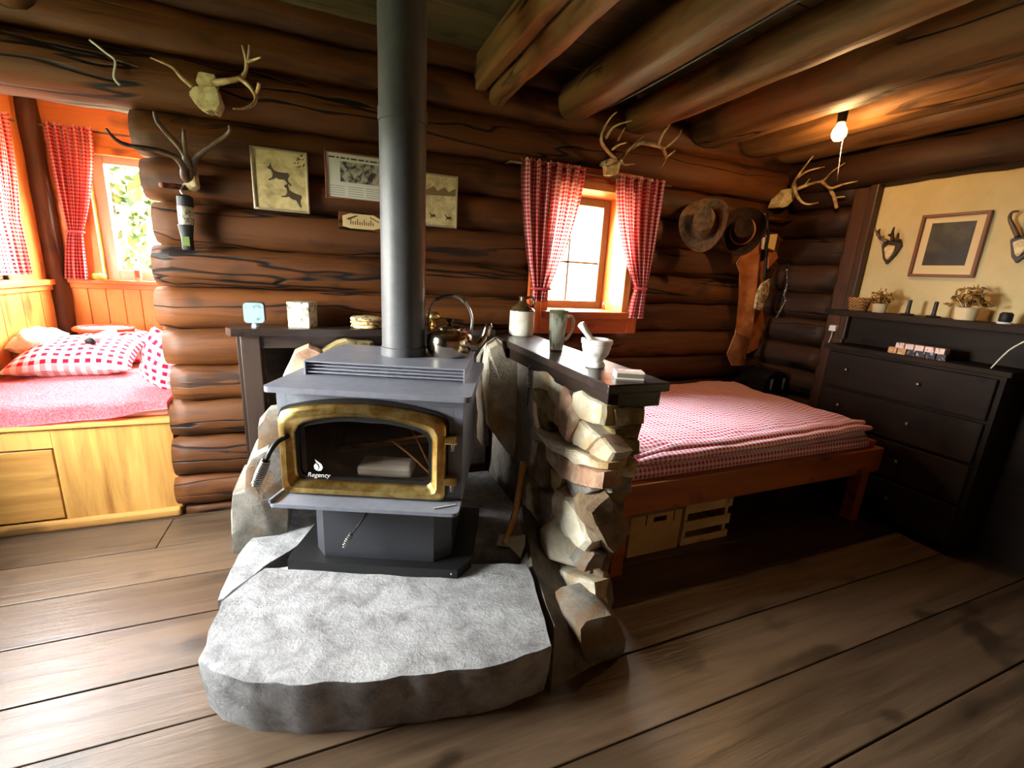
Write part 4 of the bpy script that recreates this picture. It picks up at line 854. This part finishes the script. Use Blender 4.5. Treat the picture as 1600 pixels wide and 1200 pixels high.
def deer(t, cx, cz, s_, rot, Yp, m):
    a_ = math.radians(rot); flat(t, 'deer_print', [(cx+s_*(x*math.cos(a_)-z*math.sin(a_)), cz+s_*(x*math.sin(a_)+z*math.cos(a_))) for x, z in DEER], Yp, m, .001)
deer(t, -.170, 1.505, .048, -8, 2.2208, sil); deer(t, -.125, 1.432, .046, -25, 2.2206, sil)
for k in range(14):
    x, z = -.12+random.uniform(0, .045), 1.545+random.uniform(0, .05); flat(t, 'leaf_print', [(x, z), (x+.008, z+.003), (x+.006, z+.010)], 2.2209, sil, .0008)
t = frame(('newspaper_clipping', 'framed newspaper clipping with a landscape picture behind the stove pipe', 'picture'), .004, .335, 1.443, 1.634, .007, brf)
flat(t, 'print', [(.010, 1.449), (.329, 1.449), (.329, 1.628), (.010, 1.628)], 2.222, plain('newsprint', rgb(206, 200, 184), .8))
x = .02
while x < .315:
    wd = random.uniform(.008, .03); flat(t, 'headline', [(x, 1.607), (min(x+wd, .32), 1.607), (min(x+wd, .32), 1.613), (x, 1.613)], 2.2212, sil, .0008); x += wd+.006
flat(t, 'photo_print', [(.065, 1.515), (.225, 1.515), (.225, 1.597), (.065, 1.597)], 2.2212, mottled('newsprint_photo', rgb(170, 160, 140), rgb(50, 44, 36), 40, .7, 0, .42, .58), .0008)
for k in range(5):
    for c0 in (.02, .095, .17, .245): flat(t, 'text_line', [(c0, 1.46+k*.009), (c0+.062, 1.46+k*.009), (c0+.062, 1.4622+k*.009), (c0, 1.4622+k*.009)], 2.2214, plain('grey_ink', rgb(140, 134, 122), .8) if 'grey_ink' not in MATS else MATS['grey_ink'], .0006)
t = frame(('landscape_print', 'framed sepia print of a meadow with grazing deer beside the pipe', 'picture'), .395, .585, 1.365, 1.598, .009, silvf)
flat(t, 'print', [(.401, 1.371), (.579, 1.371), (.579, 1.592), (.401, 1.592)], 2.222, sepia)
flat(t, 'tree_line', [(.402, 1.50)]+[(.402+.0175*i, 1.535+.012*math.sin(i*2.1)) for i in range(11)]+[(.578, 1.51)], 2.2212, plain('sepia_mid_ink', rgb(120, 98, 56), .6), .0008)
deer(t, .545, 1.408, .020, 0, 2.221, sil); deer(t, .47, 1.412, .018, 5, 2.221, sil)
t = thing('carved_plaque', 'small carved wooden plaque below the newspaper clipping', 'plaque', (.15, 2.236, 1.318))
bm = B(); box(bm, (.052, 2.222, 1.318), (.245, 2.237, 1.394), .002); mk('backing', bm, log_m, t)
flat(t, 'plate', [(.068, 1.333), (.10, 1.326), (.20, 1.326), (.23, 1.336), (.232, 1.372), (.20, 1.388), (.10, 1.388), (.068, 1.376)], 2.216, plain('pale_carved_wood', rgb(206, 176, 124), .6), .006)
for k in range(11): x = .10+k*.0095; flat(t, 'carved_letter', [(x, 1.342), (x+.004, 1.342), (x+.004, 1.342+(.014 if k % 3 else .024)), (x, 1.342+(.014 if k % 3 else .024))], 2.2153, sil, .0008)
flat(t, 'carved_roof', [(.085, 1.366), (.125, 1.382), (.135, 1.380), (.092, 1.360)], 2.2153, sil, .0008); flat(t, 'carved_branch', [(.185, 1.380), (.222, 1.362), (.224, 1.357), (.183, 1.376)], 2.2153, sil, .0008)
# ================================================================ ANTLERS
def antlers(name, label, tines, mat, skull=None, loc=None, par_label=None):
    t = thing(name, label, 'antlers', loc)
    for pts, r0, r1 in tines:
        bm = B(); tube(bm, [ay(x, y, Y) for x, y, Y in pts], r0, r1, 8, 5, wob=.18); mk('tine' if len(pts) < 4 else 'antler', bm, mat, t, True)
    if skull:
        for poly, Y, d in skull:
            bm = B(); F_ = [ay(x, y, Y) for x, y in poly]; prism(bm, F_, (0, d, 0)); bmesh.ops.bevel(bm, geom=bm.edges[:], offset=.004, segments=2, affect='EDGES'); rough(bm, .003, 50); mk('skull', bm, bone_m, t, True, angle=45)
    return t
def zz(ox, oy, s, pts, Ys):
    n = len(pts); return [(ox+x/s, oy+y/s, Ys[0]+(Ys[1]-Ys[0])*i/max(1, n-1)) for i, (x, y) in enumerate(pts)]
q = lambda p, Y=(2.17, 2.08): zz(200, 60, 3.2, p, Y)
sk1 = [[(ox, oy) for ox, oy, _ in q(p)] for p in ([(335, 215), (350, 160), (435, 178), (442, 240), (390, 250)], [(300, 275), (325, 235), (440, 238), (470, 320), (440, 375), (418, 350), (398, 365), (375, 345), (340, 330)])]
antlers('antler_skull', 'pale skull plate with one forked antler high on the log wall', [
 (q([(320, 240), (270, 195), (215, 140), (110, 95)], (2.18, 2.14)), .010, .003), (q([(430, 225), (480, 215), (560, 198), (588, 165), (590, 110), (572, 35)]), .013, .004),
 (q([(592, 130), (602, 90), (605, 32)], (2.10, 2.08)), .006, .003), (q([(592, 118), (630, 106), (663, 95)], (2.10, 2.06)), .006, .003), (q([(560, 198), (610, 240), (640, 290), (625, 330), (580, 350), (525, 352)], (2.11, 2.04)), .011, .003), (q([(636, 285), (650, 255), (656, 222)], (2.09, 2.06)), .008, .006)],
 antler_m, [(sk1[0], 2.17, .05), (sk1[1], 2.15, .07)], ay(325, 172, 2.2))
q = lambda p, Y=(2.20, 2.10): zz(200, 160, 4, p, Y)
antlers('antler_rack', 'dark antler rack with long branching tines used as a wall hook', [
 (q([(395, 500), (385, 400), (330, 290), (230, 180), (178, 110), (163, 55)]), .014, .005), (q([(395, 480), (360, 400), (355, 300), (348, 165)], (2.2, 2.14)), .013, .006),
 (q([(400, 500), (412, 390), (430, 340), (520, 270), (600, 215), (635, 175), (632, 145)]), .013, .005), (q([(380, 500), (350, 460), (345, 410), (300, 345), (180, 300), (60, 280), (-40, 255), (-100, 210), (-135, 165)], (2.2, 2.02)), .014, .004)], dantler_m,
 [([(290, 268), (305, 268), (308, 292), (298, 298), (288, 290)], 2.185, .05)], ay(297, 290, 2.22))
bm = B(); a = ay(283, 290, 2.20); b = ay(252, 289, 2.10); tube(bm, [a+V(0, .05, 0), b], .011, .010, 10); tag(mk('wall_peg', bm, twig_m, None, True), 'round wooden peg beside the antler rack', 'peg')
fl_ = thing('camping_light', 'black camping flashlight with a ribbed lens hanging under the antler rack', 'flashlight', V(-.51, 2.19, 1.19))
bm = B(); lathe(bm, [(.018, 1.395), (.027, 1.388), (.028, 1.355), (.027, 1.352)], (-.505, 2.20, 0), 16); mk('head', bm, black_p, fl_, True, angle=40)
bm = B(); lathe(bm, [(.026, 1.285), (.027, 1.352)], (-.508, 2.20, 0), 16); 
mk('lens', bm, mottled('ribbed_lens', rgb(210, 200, 176), rgb(110, 104, 90), 60, .2, .3), fl_, True, angle=40)
bm = B(); lathe(bm, [(.018, 1.19), (.021, 1.195), (.020, 1.235), (.024, 1.262), (.027, 1.285)], (-.512, 2.20, 0), 16); mk('grip', bm, black_p, fl_, True, angle=40)
bm = B(); box(bm, (-.522, 2.176, 1.205), (-.500, 2.183, 1.24)); mk('green_label', bm, plain('green_label', rgb(90, 110, 40), .5), fl_)
bm = B(); tube(bm, [V(-.505, 2.2, 1.392), V(-.515, 2.2, 1.41), V(-.50, 2.195, 1.435), V(-.482, 2.19, 1.43)], .004, n=6, smooth=4); mk('hook', bm, steel_m, fl_, True)
q = lambda p, Y=(2.17, 2.05): zz(700, 60, 4, p, Y)
sk3 = [(x, y) for x, y, _ in q([(985, 785), (1010, 748), (1088, 765), (1062, 850), (1045, 845), (1030, 862), (1010, 852), (990, 855), (995, 820)])]
antlers('antler_rack', 'forked antlers on a pale skull plate above the gingham curtains', [
 (q([(1080, 752), (1100, 785), (1165, 785)], (2.15, 2.05)), .008, .003), (q([(1085, 770), (1040, 750), (970, 670), (957, 620), (975, 560), (1020, 490), (1055, 460)]), .011, .003), (q([(985, 625), (1040, 550), (1150, 512)], (2.09, 2.02)), .008, .003), (q([(1025, 695), (1070, 665), (1120, 650)], (2.11, 2.03)), .006, .003), (q([(1060, 640), (1080, 600), (1108, 555)], (2.1, 2.08)), .006, .003),
 (q([(1085, 755), (1120, 710), (1160, 665), (1240, 590)], (2.17, 2.12)), .009, .003), (q([(1140, 690), (1200, 655), (1260, 660), (1310, 672), (1350, 690)], (2.16, 2.05)), .011, .009), (q([(1310, 672), (1340, 600), (1378, 550), (1405, 485)], (2.07, 2.02)), .008, .003), (q([(1345, 690), (1400, 650), (1440, 610), (1460, 570)], (2.06, 2.0)), .008, .003), (q([(1345, 685), (1360, 745), (1330, 812)], (2.06, 2.04)), .009, .003), (q([(1362, 748), (1390, 725), (1420, 700)], (2.05, 2.0)), .005, .003)],
 antler_m, [(sk3, 2.135, .036), ([(x, y) for x, y, _ in q([(1002, 768), (1012, 748), (1088, 765), (1080, 790), (1002, 785)])], 2.14, .085)], ay(958, 268, 2.2))
q = lambda p, Y=(2.18, 2.0): zz(1000, 240, 3.53, p, Y)
sk4 = [(x, y) for x, y, _ in q([(770, 292), (800, 235), (830, 190), (862, 200), (855, 250), (815, 290), (785, 298)])]
antlers('antler_rack', 'pale many pointed antlers hung in the log corner beside the light cord', [
 (q([(840, 215), (850, 160), (880, 110), (955, 12)], (2.17, 2.0)), .012, .003), (q([(868, 132), (930, 95), (1020, 72)], (2.1, 1.98)), .008, .003), (q([(850, 170), (860, 220), (890, 265), (930, 280), (985, 270)], (2.14, 2.0)), .012, .004), (q([(840, 215), (880, 190), (960, 162), (1010, 150), (1060, 100), (1130, 52)], (2.17, 1.86)), .012, .003), (q([(1000, 152), (1050, 190), (1120, 170), (1200, 152)], (2.0, 1.80)), .010, .003), (q([(1040, 180), (1070, 240), (1085, 300)], (1.97, 1.88)), .012, .009), (q([(1072, 245), (1100, 240), (1130, 238)], (1.92, 1.86)), .006, .004), (q([(880, 195), (910, 170), (935, 140)], (2.12, 2.05)), .006, .003)],
 antler_m, [(sk4, 2.15, .09)], ay(1225, 315, 2.22))
# ================================================================ HATS, LEATHER, CORNER CLUTTER
def hat(label, px, py, mat, d, rb, rc, hc, Y=2.12, curl=.035):
    c = ay(px, py, Y); t = thing('hat', label, 'hat', c, None); zq = Vector(d).normalized(); xq = zq.orthogonal().normalized(); xq = (V(0, 0, 1)-zq*zq.z).normalized(); yq = zq.cross(xq)
    M4 = Matrix(((xq.x, yq.x, zq.x, c.x), (xq.y, yq.y, zq.y, c.y), (xq.z, yq.z, zq.z, c.z), (0, 0, 0, 1)))
    bm = B(); n = 36; rings = []
    for r, z in ((rb, .0), (rb*.98, .006), (rb*.80, .002), (rc*1.02, 0), (rc, .01), (rc*.95, hc*.6), (rc*.82, hc*.95), (rc*.5, hc*.90), (rc*.1, hc*.78)):
        ring_ = []
        for k in range(n):
            a_ = 6.2832*k/n; up = curl*max(0, (r-rc)/(rb-rc))**1.5*abs(math.sin(a_))**2*1.6
            pinch = 1-.12*(z > hc*.5)*abs(math.sin(a_))
            ring_.append(bm.verts.new(M4 @ V(r*1.12*math.cos(a_), r*.92*math.sin(a_)*pinch, z+up)))
        rings.append(ring_)
    for a_, b_ in zip(rings, rings[1:]):
        for k in range(n): bm.faces.new((a_[k], a_[(k+1) % n], b_[(k+1) % n], b_[k]))
    bm.faces.new(rings[-1]); bmesh.ops.solidify(bm, geom=bm.faces[:], thickness=.003); mk('felt_body', bm, mat, t, True, angle=70)
    bm = B(); tube(bm, [M4 @ V(rc*1.12*math.cos(6.2832*k/30), rc*.92*math.sin(6.2832*k/30), .014) for k in range(31)], .006, n=6); mk('hat_band', bm, leather_m if mat is dfelt_m else dfelt_m, t, True)
    bm = B(); tube(bm, [c+zq*.02, V(c.x, 2.28, c.z+.01)], .009, n=8); tag(mk('hat_peg', bm, log_m, None, True), ('wooden peg holding the light brown hat' if mat is felt_m else 'wooden peg holding the dark brown hat'), 'peg')
hat('light brown felt hat with a curled brim on a log wall peg', 1102, 352, felt_m, (-.80, -.58, .22), .14, .075, .11, curl=.06)
hat('dark brown felt hat hung between the light hat and the leather', 1160, 362, dfelt_m, (-.72, -.66, .2), .13, .07, .10, curl=.055)
def z5p(p): return [(1120+x/4.615, 320+y/4.615) for x, y in p]
def hide(t, nm, poly, Y, mat, th=.01, bulge=.02):
    F_ = [ay(x, y, Y) for x, y in z5p(poly)]; c = sum(F_, V(0, 0, 0))/len(F_); bm = B()
    prism(bm, F_, (0, th, 0)); bmesh.ops.triangulate(bm, faces=bm.faces[:]); bmesh.ops.subdivide_edges(bm, edges=bm.edges[:], cuts=3, use_grid_fill=True)
    for v in bm.verts: v.co.y += bulge*noise.noise(V(v.co.x*9, Y, v.co.z*4))
    return mk(nm, bm, mat, t, True, angle=40)
lc = thing('leather_chaps', 'tan leather chaps hanging in the log corner', 'chaps', ay(1155, 560, 2.19))
hide(lc, 'front_panel', [(340, 60), (385, 65), (360, 140), (330, 215), (300, 300), (292, 470), (268, 700), (250, 970), (145, 925), (190, 750), (205, 560), (140, 420), (165, 380), (270, 262), (312, 160)], 2.17, leather_m)
hide(lc, 'lower_panel', [(147, 928), (250, 972), (222, 1080), (205, 1155), (110, 1160), (80, 1075)], 2.165, mottled('dark_tan_leather', rgb(120, 70, 36), rgb(150, 92, 50), 14, .6, bump=.2))
hide(lc, 'back_panel', [(296, 420), (345, 400), (330, 700), (342, 890), (300, 930), (298, 1030), (235, 1070), (255, 960), (268, 700)], 2.195, leather_m)
fs = thing('fur_strip', 'pale strip of fringed fur hanging over the leather chaps', 'fur', ay(1184, 484, 2.15)); hide(fs, 'pelt', [(290, 640), (322, 572), (380, 535), (362, 640), (312, 760), (275, 748)], 2.14, mottled('matted_fur', rgb(110, 84, 50), rgb(200, 170, 120), 50, .9, bump=.6), .02)
tg = thing('paper_tag_block', 'cream paper block hanging among the straps in the corner', 'paper', ay(1204, 390, 2.15)); hide(tg, 'block', [(385, 215), (440, 210), (415, 330), (370, 310)], 2.13, plain('cream_card', rgb(236, 200, 140), .7), .03, 0); hide(tg, 'side_card', [(335, 240), (375, 225), (360, 325), (328, 320)], 2.14, paper_m, .01, 0)
hide(tg, 'flap', [(380, 340), (430, 335), (443, 380), (372, 460)], 2.15, leather_m, .01, 0)
for lbl, pts, r in (('dark leather strap hanging beside the cream paper block', [(370, 60), (362, 150), (372, 220), (355, 330), (350, 450), (340, 540)], .009), ('black strap hanging lowest in the log corner', [(520, 420), (500, 560), (470, 700), (440, 820)], .007)):
    bm = B(); tube(bm, [ay(x, y, 2.15 if r < .008 else (2.156 if k == 0 else 2.121)) for k, (x, y) in enumerate(z5p(pts))], r, n=8, smooth=4); tag(mk('strap', bm, black_p, None, True), lbl, 'strap')
ch = thing('chain', 'small metal chain with round beads hanging in the corner', 'chain', ay(1215, 495, 2.12))
pp = catmull([ay(x, y, 2.12) for x, y in z5p([(505, 470), (505, 580), (485, 650), (495, 690), (470, 740), (430, 810)])], 4)
for i, p in enumerate(pp[::2]):
    bm = B(); bmesh.ops.create_icosphere(bm, subdivisions=1, radius=.007 if i % 3 else .010, matrix=Matrix.Translation(p)); mk('bead', bm, steel_m, ch, True)
bm = B(); tube(bm, pp, .003, n=5); mk('cord', bm, steel_m, ch, True)
bm = B(); tube(bm, [V(2.49, 2.25, 1.60), V(2.50, 2.208, 1.60), V(2.82, 2.19, 1.60)], .010, n=8); tag(mk('hanging_rail', bm, log_m, None, True), 'short wooden rail carrying the leather and straps', 'rail')
tr = thing('black_trunk', 'black round topped trunk in the dark corner behind the bed', 'trunk', (2.66, 2.05, 0))
bm = B(); prism(bm, [V(2.56, 1.97, 0), V(2.80, 1.97, 0), V(2.80, 1.97, .55)]+[V(2.68+.12*math.cos(a_), 1.97, .55+.10*math.sin(a_)) for a_ in (.5, 1, 1.57, 2.1, 2.6)]+[V(2.56, 1.97, .55)], (0, .2, 0)); mk('body', bm, plain('black_lacquer', rgb(14, 13, 13), .25), tr)
for x in (2.62, 2.73): bm = B(); box(bm, (x, 1.962, .53), (x+.012, 1.972, .6), .002); mk('clasp', bm, steel_m, tr)
# ================================================================ LIGHT BULB
BL = V(2.232, 1.585, 1.885); lb = thing('light_bulb', 'bare glowing light bulb with a pull cord between the ceiling beams', 'bulb', BL)
bm = B(); lathe(bm, [(.004, -.034), (.018, -.030), (.029, -.015), (.031, 0), (.027, .018), (.016, .036), (.0135, .045)], BL, 20); bu = mk('globe', bm, plain('glowing_bulb', rgb(255, 214, 150), .4, emit=rgb(255, 196, 110), es=26), lb, True)
bm = B(); lathe(bm, [(.0135, .043), (.019, .046), (.02, .09), (.012, .1), (.012, .256)], BL, 14); mk('socket', bm, black_p, lb, True, angle=40)
bm = B(); tube(bm, [BL+V(.021, 0, .06), BL+V(.034, 0, .03), BL+V(.036, 0, -.06), ay(1308, 282, 1.60)], .0011, n=5, smooth=4); mk('pull_cord', bm, whitew_m, lb, True)
pl = bpy.data.lights.new('bulb_light', 'POINT'); pl.energy = 11; pl.color = (1, .60, .26); pl.shadow_soft_size = .03
po = bpy.data.objects.new('bulb_light', pl); C.objects.link(po); po.location = BL+V(0, 0, -.045); 
# cable hanging from the log above the bunk opening
bm = B(); tube(bm, [ay(x, y, 2.195) for x, y in ((140, 62), (165, 82), (180, 95), (178, 120), (187, 133))], .004, n=6, smooth=4); tag(mk('hanging_cable', bm, whitew_m, None, True), 'thin pale cable hanging at the log end above the alcove', 'cable')
# ================================================================ RIGHT WALL: shelf, dresser, pictures
WX = XR-.01
ms = thing('wall_shelf', 'dark wooden mantel shelf along the cream wall', 'shelf', (2.72, 1.0, 1.0))
bm = B(); box(bm, (2.60, .1, 1.043), (WX, 1.715, 1.073), .003); mk('board', bm, blackw_m, ms)
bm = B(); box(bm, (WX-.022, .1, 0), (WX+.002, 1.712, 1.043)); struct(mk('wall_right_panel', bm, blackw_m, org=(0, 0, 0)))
dr = thing('dresser', 'dark brown dresser with small pale knobs under the wall shelf', 'dresser', (2.73, 1.2, 0)); DT = .884
bm = B(); box(bm, (2.63, .92, .04), (WX-.022, 1.66, DT-.025)); mk('body', bm, blackw_m, dr)
bm = B(); box(bm, (2.605, .90, DT-.025), (WX-.022, 1.68, DT), .004); mk('top_board', bm, blackw_m, dr)
for k in range(4):
    z0 = .06+k*.2
    bm = B(); box(bm, (2.612, .94, z0), (2.631, 1.64, z0+.185), .004); d_ = mk('drawer', bm, blackw_m, dr)
    for y in (1.20, 1.53):
        bm = B(); lathe(bm, [(.004, 0), (.005, .008), (.009, .014), (.007, .02)], (0, 0, 0), 10, Matrix.Translation((2.612, y, z0+.1)) @ Matrix.Rotation(-math.pi/2, 4, 'Y')); mk('knob', bm, steel_m, d_, True)
for x in (2.635, 2.79):
    for y in (.93, 1.62): bm = B(); box(bm, (x, y, 0), (x+.03, y+.03, .04)); mk('foot', bm, blackw_m, dr)
yy = 1.375; pkm = [mottled('pink_packet', rgb(236, 206, 196), rgb(120, 70, 50), 60, .3, 0, .58, .64), mottled('tan_packet', rgb(226, 190, 130), rgb(190, 120, 70), 40, .5), mottled('dark_packet', rgb(40, 36, 40), rgb(180, 170, 170), 50, .3, 0, .55, .62)]
for i in range(6):
    m = 1 if i < 2 else 2; bm = B(); box(bm, (2.63, yy-.036-i*.040, DT), (2.665, yy-i*.040, DT+.030), .001)
    tag(mk('packet', bm, pkm[m]), ['tan packet at the post end of the lower row on the dresser', 'tan packet touching the dark packets in the lower row on the dresser', 'first dark packet after the tan ones in the dresser row', 'second dark packet after the tan ones in the dresser row', 'third dark packet after the tan ones in the dresser row', 'last dark packet, farthest from the tan ones in the dresser row'][i], 'packet', 'packets stacked on the dresser')
for i in range(5):
    bm = B(); box(bm, (2.625, yy-.036-.03-i*.0405, DT+.030), (2.67, yy-.03-i*.0405, DT+.056), .001); tag(mk('packet', bm, pkm[0]), ['first', 'second', 'third', 'fourth', 'fifth'][i]+' white and pink packet of the upper dresser row, counted from the wall post', 'packet', 'packets stacked on the dresser')
# framed picture on the cream wall
def xframe(t, y0, y1, z0, z1, w_, d, m):
    for lo, hi in (((WX-d, y0, z0), (WX, y0+w_, z1)), ((WX-d, y1-w_, z0), (WX, y1, z1)), ((WX-d, y0+w_, z0), (WX, y1-w_, z0+w_)), ((WX-d, y0+w_, z1-w_), (WX, y1-w_, z1))): bm = B(); box(bm, lo, hi, .002); mk('frame', bm, m, t)
fp = thing('framed_print', 'brown framed dark print with a wide mat on the cream wall', 'picture', (WX, 1.347, 1.268)); xframe(fp, 1.213, 1.481, 1.268, 1.572, .014, .02, brf)
bm = B(); box(bm, (WX-.006, 1.226, 1.281), (WX-.002, 1.468, 1.559)); mk('mat', bm, plain('cream_mat', rgb(226, 200, 150), .8), fp)
bm = B(); box(bm, (WX-.0075, 1.262, 1.325), (WX-.0055, 1.435, 1.53)); mk('print', bm, mottled('dark_print', rgb(34, 32, 20), rgb(80, 76, 50), 8, .4, 0, .45, .75), fp)
def z4p(p): return [(1280+x/3.75, 260+y/3.75) for x, y in p]
def mount(label, shield, bone, horns):
    P0 = ax(*z4p([shield[0]])[0], WX); t = thing('horn_mount', label, 'trophy', P0)
    bm = B(); prism(bm, [ax(x, y, WX-.02) for x, y in z4p(shield)], (.02, 0, 0)); mk('shield', bm, plain('dark_shield_wood', rgb(60, 38, 20), .5) if 'dark_shield_wood' not in MATS else MATS['dark_shield_wood'], t)
    bm = B(); prism(bm, [ax(x, y, WX-.035) for x, y in z4p(bone)], (.02, 0, 0)); bmesh.ops.bevel(bm, geom=bm.edges[:], offset=.003, segments=2, affect='EDGES'); mk('skull_plate', bm, bone_m, t, True, angle=40)
    for h in horns: bm = B(); n = len(h); tube(bm, [ax(x, y, WX-.03-.03*i/(n-1)) for i, (x, y) in enumerate(z4p(h))], .010, .004, 8, 4, wob=.15); mk('horn', bm, dantler_m, t, True)
mount('small forked roebuck horns on a dark shield beside the framed print', [(365, 465), (385, 440), (470, 425), (478, 465), (440, 520), (390, 572), (372, 540)], [(378, 482), (402, 460), (442, 465), (430, 502), (400, 548), (386, 538)], [[(400, 440), (365, 425), (345, 400), (322, 362)], [(345, 400), (348, 382), (355, 368)], [(430, 435), (428, 400), (432, 380), (440, 356)], [(430, 405), (415, 402), (405, 402)], [(455, 435), (460, 410), (464, 392)]])
mount('curved chamois horns on a dark shield at the far side of the framed print', [(1118, 430), (1150, 410), (1250, 405), (1255, 450), (1200, 530), (1150, 565), (1125, 530)], [(1130, 445), (1180, 425), (1230, 430), (1215, 470), (1165, 530), (1145, 520)], [[(1165, 415), (1135, 350), (1116, 305), (1130, 270), (1168, 262)], [(1215, 412), (1245, 350), (1262, 300), (1255, 270), (1228, 262)]])
# things on the shelf
SZ = 1.073; X0 = 2.72
def sh_at(px, py, z=SZ): p = az(px, py, z); v = ax(px, py, X0); return V(X0, v.y, SZ)
c = sh_at(1340, 485); bk_ = thing('wicker_basket', 'small checked wicker basket on the wall shelf', 'basket', c)
bm = B(); lathe(bm, [(.038, 0), (.042, .004), (.055, .07), (.052, .072), (.040, .008)], c, 24); mk('weave', bm, MATS.get('weave') or (lambda t: (t.l(t.mix(t.a('ShaderNodeTexChecker', Scale=11).outputs['Fac'], rgb(90, 46, 24), rgb(206, 150, 80)), t.b.inputs['Base Color']), t.m)[1])(NT('weave')), bk_, True, angle=50)
def plant(px, py, label, s):
    c = sh_at(px, py); t = thing('potted_plant', label, 'plant', c)
    bm = B(); lathe(bm, [(.026*s, 0), (.030*s, .003), (.034*s, .045*s), (.030*s, .047*s), (.028*s, .03*s)], c, 18); mk('pot', bm, plain('cream_pot', rgb(220, 196, 150), .6) if 'cream_pot' not in MATS else MATS['cream_pot'], t, True, angle=50)
    bm = B(); lathe(bm, [(.029*s, .036*s), (.001, .038*s)], c, 14); mk('soil', bm, black_p, t)
    bm = B(); bl_ = B()
    for k in range(90):
        d = V(random.gauss(0, .6), random.gauss(0, .6), random.uniform(.1, 1)).normalized(); p = c+V(0, 0, .045*s)+V(d.x*.062*s, d.y*.062*s, d.z*.085*s)*random.uniform(.45, 1)
        if k % 6 == 0: tube(bl_, [c+V(0, 0, .03*s), p], .0016, n=4)
        a_ = V(random.gauss(0, 1), random.gauss(0, 1), random.gauss(0, 1)).normalized(); b_ = a_.orthogonal().normalized(); r = .013*s
        bm.faces.new([bm.verts.new(p+a_*r), bm.verts.new(p+b_*r*.7), bm.verts.new(p-a_*r), bm.verts.new(p-b_*r*.7)])
    mk('stems', bl_, twig_m, t); f = mk('leaves', bm, MATS.get('dry_leaves') or mottled('dry_leaves', rgb(120, 92, 40), rgb(170, 134, 66), 30, .8), t); f['kind'] = 'stuff'
plant(1373, 487, 'smaller dried plant in a cream pot beside the basket', 1.0); plant(1507, 497, 'larger dried plant in a cream pot beyond the dark candles', 1.25)
for px, py, lb_ in ((1417, 492, 'dark candle in a black holder beside the smaller dried plant'), (1458, 494, 'dark candle in a black holder beside the larger dried plant')):
    c = sh_at(px, py); t = thing('candle', lb_, 'candle', c, None)
    bm = B(); lathe(bm, [(.026, 0), (.03, .004), (.028, .008), (.010, .010), (.010, .018), (.003, .018)], c, 18); mk('holder', bm, black_p, t, True, angle=40)
    bm = B(); lathe(bm, [(.0085, .012), (.0085, .075), (.002, .077)], c, 12); mk('stick', bm, plain('dark_wax', rgb(40, 28, 24), .5) if 'dark_wax' not in MATS else MATS['dark_wax'], t, True, angle=40)
c = sh_at(1570, 502); t = thing('speaker', 'small black rounded speaker on a pale base on the wall shelf', 'speaker', c)
bm = B(); lathe(bm, [(.024, 0), (.025, .008)], c, 16); mk('base', bm, white_p, t, True, angle=40); bm = B(); lathe(bm, [(.018, .008), (.022, .014), (.022, .042), (.015, .05)], c, 16); mk('case', bm, black_p, t, True, angle=50)
c = ax(1305, 514, XR-.053); t = thing('phone_charger', 'white plug charger with a short cable beside the wall shelf', 'charger', c)
bm = B(); box(bm, c+V(-.03, -.02, -.012), c+V(.006, .02, .022), .004); mk('plug', bm, white_p, t); bm = B(); tube(bm, [c+V(-.02, 0, -.012), c+V(-.022, 0, -.05), c+V(-.02, .008, -.085)], .003, n=6, smooth=4); mk('cable', bm, whitew_m, t, True)
bm = B(); tube(bm, [V(2.62, .87, SZ-.005), V(2.598, .88, SZ-.04), V(2.597, .93, SZ-.10), V(2.606, .97, DT+.004)], .003, n=6, smooth=4); tag(mk('white_cable', bm, whitew_m, None, True), 'white cable running from the wall shelf to the dresser', 'cable')
